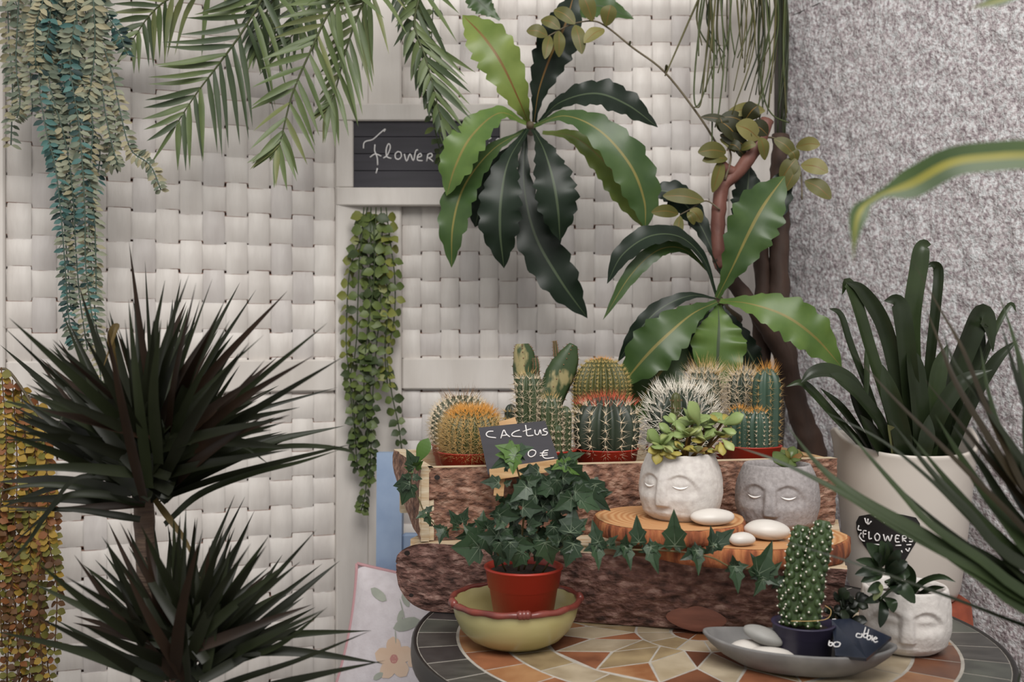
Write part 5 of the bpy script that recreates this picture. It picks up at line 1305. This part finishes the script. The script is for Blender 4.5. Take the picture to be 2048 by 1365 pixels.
for k in range(66):
    a = math.radians(rnd(18, 162)); l = rnd(200, 300)
    dblade(mb, 378+rnd(-36, 36), 1350+rnd(-70, 25), 378+math.cos(a)*l*1.05, 1330-math.sin(a)*l, rnd(.95, 1.05), rnd(.88, 1.1), rnd(10, 14), .012)
for pts, m in (([(345, 1380), (450, 1330), (560, 1290), (655, 1215)], 1), ([(335, 1380), (420, 1330), (520, 1290), (607, 1266)], 0), ([(340, 1360), (352, 1250), (350, 1120), (347, 1030)], 1), ([(400, 1420), (540, 1375), (640, 1350), (770, 1322)], 0), ([(380, 1400), (480, 1360), (600, 1320), (742, 1262)], 0)):
    ribbon(mb, [P(x, y, 1.0-.010*i) for i, (x, y) in enumerate(pts)], rnd(7, 11)*1.0/F, prof_blade, 24, 1, .3, m, nrm=(0, -1, .5))
mb.build('crown', L_dra, dr)

# ------------------------------------------------------------------ big cream pot with strap-leaved plant on a terracotta stand
BX, BY = P(1806, 0, 1.5).x, 1.5; ZB = .688
ts = empty('terracotta_pot', (BX, BY, 0), 'tall terracotta pot carrying the big cream flower pot beside the wall', 'pot')
mb = MB(); mb.lathe([(.065, .001), (.070, .01), (.082, .58), (.096, .585), (.097, .640), (.093, .650), (.090, .682), (.082, .6872), (0, .6872)], (BX+.004, BY, 0), 48); mb.build('pot_body', M_terra, ts)
bp = empty('flower_pot', (BX, BY, ZB), 'big cream flower pot with black FLOWERS label holding dark strap leaves', 'flower pot')
H = .217
def bigr(z): return .076 + .027*(z/H)**.8
def bpf(i, a, r, z):
    s = math.sin(a)        # -1 towards the camera
    lift = .020*(1 - max(0, -s))**1.2 + .012*(1-abs(s))**2
    return (r, z + (lift if z > H*.6 else lift*max(0, (z-H*.25)/(H*.35))))
mb = MB(); mb.lathe([(.070, 0), (.074, .003)] + [(bigr(H*k/12), H*k/12) for k in range(1, 12)] + [(.1035, H*.985), (.1045, H), (.1035, H+.003), (.099, H+.003), (.0975, H-.003), (.096, H*.85), (.09, H*.7)], (BX, BY, ZB), 72, fn=bpf); mb.build('pot_body', M_pot_big, bp)
mb = MB(); mb.lathe([(0, 0), (.094, 0)], (BX, BY, ZB+H*.82), 30, capb=False); mb.build('soil', M_soil, bp)
def on_pot(px, py, lift):
    D = BY-.08
    for _ in range(8):
        p = P(px, py, D); r = bigr(max(0, min(H, p.z-ZB)))+lift; dx = p.x-BX
        D = BY - math.sqrt(max(1e-5, r*r-dx*dx))
    return P(px, py, D)
mb = MB()
lab = [(1713, 1060), (1712, 1045), (1718, 1033), (1740, 1029), (1772, 1028), (1805, 1030), (1832, 1036), (1840, 1048), (1840, 1062), (1836, 1078), (1828, 1092), (1818, 1108), (1810, 1122), (1802, 1145), (1796, 1158), (1782, 1160), (1776, 1150), (1768, 1120), (1750, 1112), (1738, 1104), (1727, 1090), (1718, 1075)]
cx_, cy_ = 1776, 1075
rows = [[on_pot(cx_+(x-cx_)*f, cy_+(y-cy_)*f, .0012) for x, y in lab] for f in (1, .75, .5, .25, .02)]
mb.grid(rows, close_u=True); lb = mb.build('label', M_tagblack, bp); lb['label'] = 'black shield shaped label with white letters'
mb = MB(); g = lambda x, y: on_pot(1536+x/3, 910+y/3, .0020)
let = [[(572, 500), (572, 460), (590, 458)], [(572, 478), (588, 476)], [(605, 462), (606, 505), (622, 503)], [(655, 472), (640, 490), (648, 515), (665, 512), (670, 488), (655, 472)], [(692, 478), (704, 518), (718, 488), (730, 520), (745, 482)], [(790, 488), (768, 486), (765, 522), (790, 524)], [(766, 504), (784, 504)], [(808, 524), (808, 488), (828, 490), (826, 503), (810, 506), (828, 524)], [(868, 492), (850, 490), (848, 503), (866, 508), (864, 522), (846, 522)],
       [(580, 380), (590, 410), (610, 415)], [(600, 385), (598, 420), (620, 400)], [(640, 372), (670, 375), (690, 395), (700, 410)], [(705, 395), (715, 412), (722, 395), (710, 390)], [(735, 412), (745, 395), (765, 400), (760, 415)], [(795, 425), (820, 415), (830, 430)], [(545, 425), (540, 450), (560, 455)], [(560, 470), (548, 490), (565, 515), (580, 520)], [(868, 470), (880, 455), (900, 460)], [(885, 480), (905, 478)],
       [(605, 540), (660, 540), (690, 548)], [(725, 550), (740, 546)], [(765, 546), (800, 544)], [(830, 542), (860, 540)], [(610, 555), (625, 570)], [(635, 575), (640, 585)], [(665, 600), (690, 605), (720, 606), (760, 600)], [(800, 575), (805, 590)], [(825, 565), (840, 580), (850, 560)], [(650, 595), (655, 610)], [(780, 600), (790, 590)]]
strokes(mb, let, g, .0011); mb.build('lettering', M_chalk, lb)
R.seed(51)
def strap(pts, hw, m=0, nrm=None, fold=.35, k=2, D=1.45, prof=prof_strap, twist=0):
    mb = MB(); ribbon(mb, PL(pts, D), hw*D/F, prof, 28, k, fold, m, nrm=nrm, twist=twist); return mb
def add(pts, hw, m=0, **k): strap(pts, hw, m, **k).build('leaf', L_cli, bp)
add([(1835, 945, 1.48), (1828, 800, 1.45), (1822, 650, 1.43), (1838, 530, 1.42), (1845, 492, 1.42), (1862, 489, 1.425)], 17, 1, nrm=(-.3, -1, 0))
add([(1800, 945, 1.46), (1775, 820, 1.43), (1738, 700, 1.41), (1708, 600, 1.40), (1692, 566, 1.40), (1684, 590, 1.40)], 15, 1, nrm=(.5, -1, 0))
add([(1812, 945, 1.47), (1800, 790, 1.43), (1770, 660, 1.41), (1725, 585, 1.40), (1690, 563, 1.40)], 15, 0, nrm=(-.4, -1, .4))
add([(1850, 945, 1.48), (1858, 760, 1.45), (1872, 620, 1.43), (1878, 545, 1.43), (1866, 530, 1.43), (1852, 536, 1.43)], 10, 0, nrm=(-.8, -1, 0))
add([(1830, 945, 1.46), (1820, 780, 1.42), (1808, 660, 1.40), (1795, 605, 1.40), (1768, 602, 1.40)], 17, 0, nrm=(-.2, -1, .1))
add([(1785, 945, 1.47), (1745, 810, 1.42), (1700, 690, 1.40), (1680, 630, 1.40), (1658, 617, 1.40)], 8, 0, nrm=(.4, -1, 0))
add([(1768, 945, 1.475), (1728, 840, 1.41), (1702, 770, 1.39), (1660, 745, 1.38), (1625, 748, 1.375), (1602, 766, 1.375)], 17, 0, nrm=(-.1, -1, .7))
add([(1800, 945, 1.46), (1760, 850, 1.40), (1715, 790, 1.38), (1680, 760, 1.375), (1660, 748, 1.375)], 15, 0, nrm=(.2, -1, .5))
add([(1765, 945, 1.48), (1738, 895, 1.455), (1685, 820, 1.40), (1640, 776, 1.39)], 9, 0, nrm=(.1, -1, .3))
add([(1748, 945, 1.485), (1722, 893, 1.46), (1672, 838, 1.41), (1625, 785, 1.39), (1600, 766, 1.39), (1572, 774, 1.39)], 9, 1, nrm=(.1, -1, .3))
add([(1868, 945, 1.48), (1890, 800, 1.44), (1935, 680, 1.42), (1958, 634, 1.42), (1975, 650, 1.42), (1986, 705, 1.42)], 24, 0, nrm=(.3, -1, .1))
add([(1865, 945, 1.49), (1900, 810, 1.46), (1945, 710, 1.45), (1962, 640, 1.45)], 22, 0, nrm=(-.3, -1, .1))
add([(1880, 945, 1.48), (1940, 790, 1.45), (1990, 660, 1.44), (2020, 610, 1.44), (2033, 625, 1.44)], 6, 1, nrm=(0, -1, .2))
add([(1885, 945, 1.47), (1930, 830, 1.43), (1985, 730, 1.41), (2035, 680, 1.40)], 12, 0, nrm=(0, -1, .5))
add([(1850, 945, 1.46), (1868, 850, 1.41), (1920, 770, 1.39), (1985, 740, 1.38)], 16, 0, nrm=(0, -1, .7))
add([(1840, 945, 1.45), (1838, 840, 1.42), (1828, 740, 1.41), (1815, 690, 1.41)], 20, 0, nrm=(.2, -1, .1))
add([(1815, 945, 1.44), (1800, 860, 1.40), (1780, 790, 1.385), (1765, 730, 1.385)], 18, 0, nrm=(-.3, -1, .2))
add([(1855, 945, 1.45), (1866, 830, 1.42), (1878, 740, 1.41), (1895, 690, 1.41)], 16, 1, nrm=(-.2, -1, .1))
add([(1785, 945, 1.46), (1750, 880, 1.41), (1720, 830, 1.38)], 14, 0, nrm=(.2, -1, .1)); add([(1800, 950, 1.45), (1790, 890, 1.42), (1775, 850, 1.385)], 18, 2, nrm=(.2, -1, .1))
add([(1730, 800, 1.40), (1732, 745, 1.40), (1730, 700, 1.40)], 7, 1, nrm=(.4, -1, .1)); add([(1830, 950, 1.42), (1850, 890, 1.40), (1858, 830, 1.40)], 15, 0, nrm=(-.2, -1, .1))
mb = MB()
for x, y, r in ((1795, 905, 20), (1835, 915, 16), (1770, 920, 16)): mb.ell(P(x, y+18, 1.44), r*1.44/F, r*1.44/F, 30*1.44/F, nu=14, nv=10)
mb.build('bulb', L_cli[1], bp)

# ------------------------------------------------------------------ long blades in the right foreground
fg = empty('long_bladed_plant', (.62, .80, .10), 'plant with long dark green blades leaning in from the right edge, nearest the camera', 'plant')
R.seed(52)
mb = MB(); mb.lathe([(.09, -.099), (.10, -.08), (.12, .14), (.126, .20), (.118, .20), (.11, .18)], (.62, .80, .10), 40); mb.build('pot', M_terra, fg)
mb = MB(); mb.tube([Vector((.62, .80, .27)), Vector((.615, .80, .55)), Vector((.60, .79, .80))], (.018, .016), 10, sub=5, bumpy=.2); mb.build('trunk', M_trunk, fg)
mb = MB()
def fgb(pts, hw, m, Dt=.86, Db_=.79, nrm=None):
    n = len(pts)-1
    ribbon(mb, [P(x, y, Dt+(Db_-Dt)*i/n) for i, (x, y) in enumerate(pts)][::-1], hw*.82/F, prof_blade, 24, 1, .3, m, nrm=nrm or (.2, -1, .5))
HUB = (2500, 1330)
for pts, hw, m in (([(1470, 893), (1560, 925), (1680, 985), (1800, 1060), (1950, 1140), (2120, 1230), HUB], 12, 0), ([(1572, 850), (1640, 935), (1720, 1000), (1850, 1075), (1960, 1150), (2100, 1235), HUB], 21, 0), ([(1688, 850), (1735, 910), (1800, 985), (1860, 1050), (1960, 1120), (2100, 1210), HUB], 13, 0),
                   ([(1825, 522), (1883, 625), (1925, 700), (1965, 800), (2010, 900), (2080, 1020), (2300, 1230), HUB], 10, 2), ([(1845, 600), (1880, 690), (1910, 765), (1960, 850), (2050, 985), (2250, 1190), HUB], 12, 2), ([(1996, 585), (2020, 655), (2045, 740), (2085, 850), (2250, 1100), HUB], 11, 0), ([(1880, 640), (1905, 720), (1960, 800), (2030, 900), (2200, 1130), HUB], 9, 1),
                   ([(1700, 700), (1790, 800), (1890, 900), (2000, 1010), (2200, 1200), HUB], 9, 2), ([(1500, 1062), (1640, 1105), (1760, 1145), (1926, 1205), (2048, 1252), (2200, 1300), HUB], 5, 1), ([(1640, 820), (1760, 880), (1860, 960), (1960, 1060), (2100, 1190), HUB], 8, 1), ([(1960, 690), (1975, 780), (2005, 880), (2060, 1000), (2250, 1200), HUB], 13, 0),
                   ([(1870, 830), (1930, 930), (2000, 1030), (2120, 1150), HUB], 20, 0), ([(1905, 850), (1960, 930), (2040, 1050), (2200, 1200), HUB], 20, 1), ([(1940, 840), (2000, 940), (2080, 1060), (2250, 1220), HUB], 20, 1), ([(1780, 840), (1850, 930), (1930, 1020), (2060, 1140), HUB], 15, 1), ([(1820, 870), (1900, 970), (2000, 1080), (2140, 1190), HUB], 18, 0),
                   ([(1890, 1070), (1960, 1100), (2060, 1160), (2200, 1230), HUB], 8, 0), ([(2000, 640), (2040, 780), (2090, 900), (2250, 1120), HUB], 18, 1), ([(2030, 700), (2060, 840), (2120, 980), HUB], 22, 1), ([(2048, 760), (2000, 800), (1960, 860), (1900, 900), (2060, 960), HUB][:1] + [(2055, 900), (2100, 1000), HUB], 22, 0), ([(1850, 760), (1930, 860), (2010, 960), (2150, 1110), HUB], 11, 2), ([(2035, 1310), (2040, 1345), (2050, 1380), (2200, 1420), HUB], 6, 1),
                   ([(1930, 720), (1990, 840), (2050, 950), (2200, 1120), HUB], 16, 1), ([(1970, 800), (2020, 900), (2100, 1010), HUB], 20, 1), ([(1860, 940), (1960, 1040), (2080, 1140), HUB], 20, 0), ([(1780, 960), (1880, 1050), (1990, 1130), (2150, 1220), HUB], 12, 1)):
    fgb(pts, hw, m)
# short blades that fill the rest of the head outside the picture
for k in range(14):
    a = math.radians(rnd(20, 120)); fgb([(HUB[0]+math.cos(a)*360, HUB[1]-math.sin(a)*420), (HUB[0]+math.cos(a)*190, HUB[1]-math.sin(a)*230), HUB], 14, R.choice((0, 1)))
mb.build('crown', L_fg, fg)

# ------------------------------------------------------------------ yellow striped leaves of a plant hung beyond the right edge
hp = empty('striped_leaf_plant', (.47, .56, 1.23), 'two blurred green leaves with yellow stripe reaching in at the upper right', 'plant')
mb = MB(); mb.lathe([(.03, -.07), (.045, -.065), (.055, 0), (.05, 0), (.047, -.015)], (.47, .56, 1.23), 30); mb.build('pot', M_terra, hp)
mb = MB(); mb.lathe([(.0028, 0), (.0028, 1.16)], (.50, .605, 0), 10); mb.lathe([(.09, .0005), (.09, .012), (.004, .02)], (.50, .605, 0), 24); mb.tube([Vector((.50, .605, 1.16)), Vector((.485, .58, 1.162))], .0028, 8); mb.build('stand', M_rim, hp)
def striped(pts, hw, D):
    mb = MB(); ribbon(mb, PL(pts, D), hw*D/F, lambda s: (.5+.5*sstep(0, .3, s))*(1 if s < .62 else max(.03, 1-.72*sstep(.62, .74, s) if s < .80 else (.28+.30*sstep(.80, .86, s))*(1-sstep(.86, 1, s)) + .01)), 40, 3, .12, 0, 1, (0, -1, .25), midw=.26); mb.build('leaf', [L_spg, L_spy], hp)
striped([(2690, 140, .56), (2400, 210, .56), (2150, 300, .57), (2010, 312, .575), (1905, 325, .58), (1822, 368, .585), (1755, 393, .585), (1716, 432, .58), (1706, 520, .575)], 32, .57)
striped([(2690, 110, .56), (2400, -20, .56), (2200, -45, .57), (2060, -15, .58), (1935, 18, .585)], 22, .57)
striped([(2690, 120, .56), (2850, -20, .55), (3000, 60, .55), (3080, 260, .55)], 26, .57)
striped([(2690, 130, .56), (2600, 0, .60), (2560, -160, .64), (2620, -260, .66)], 24, .57)
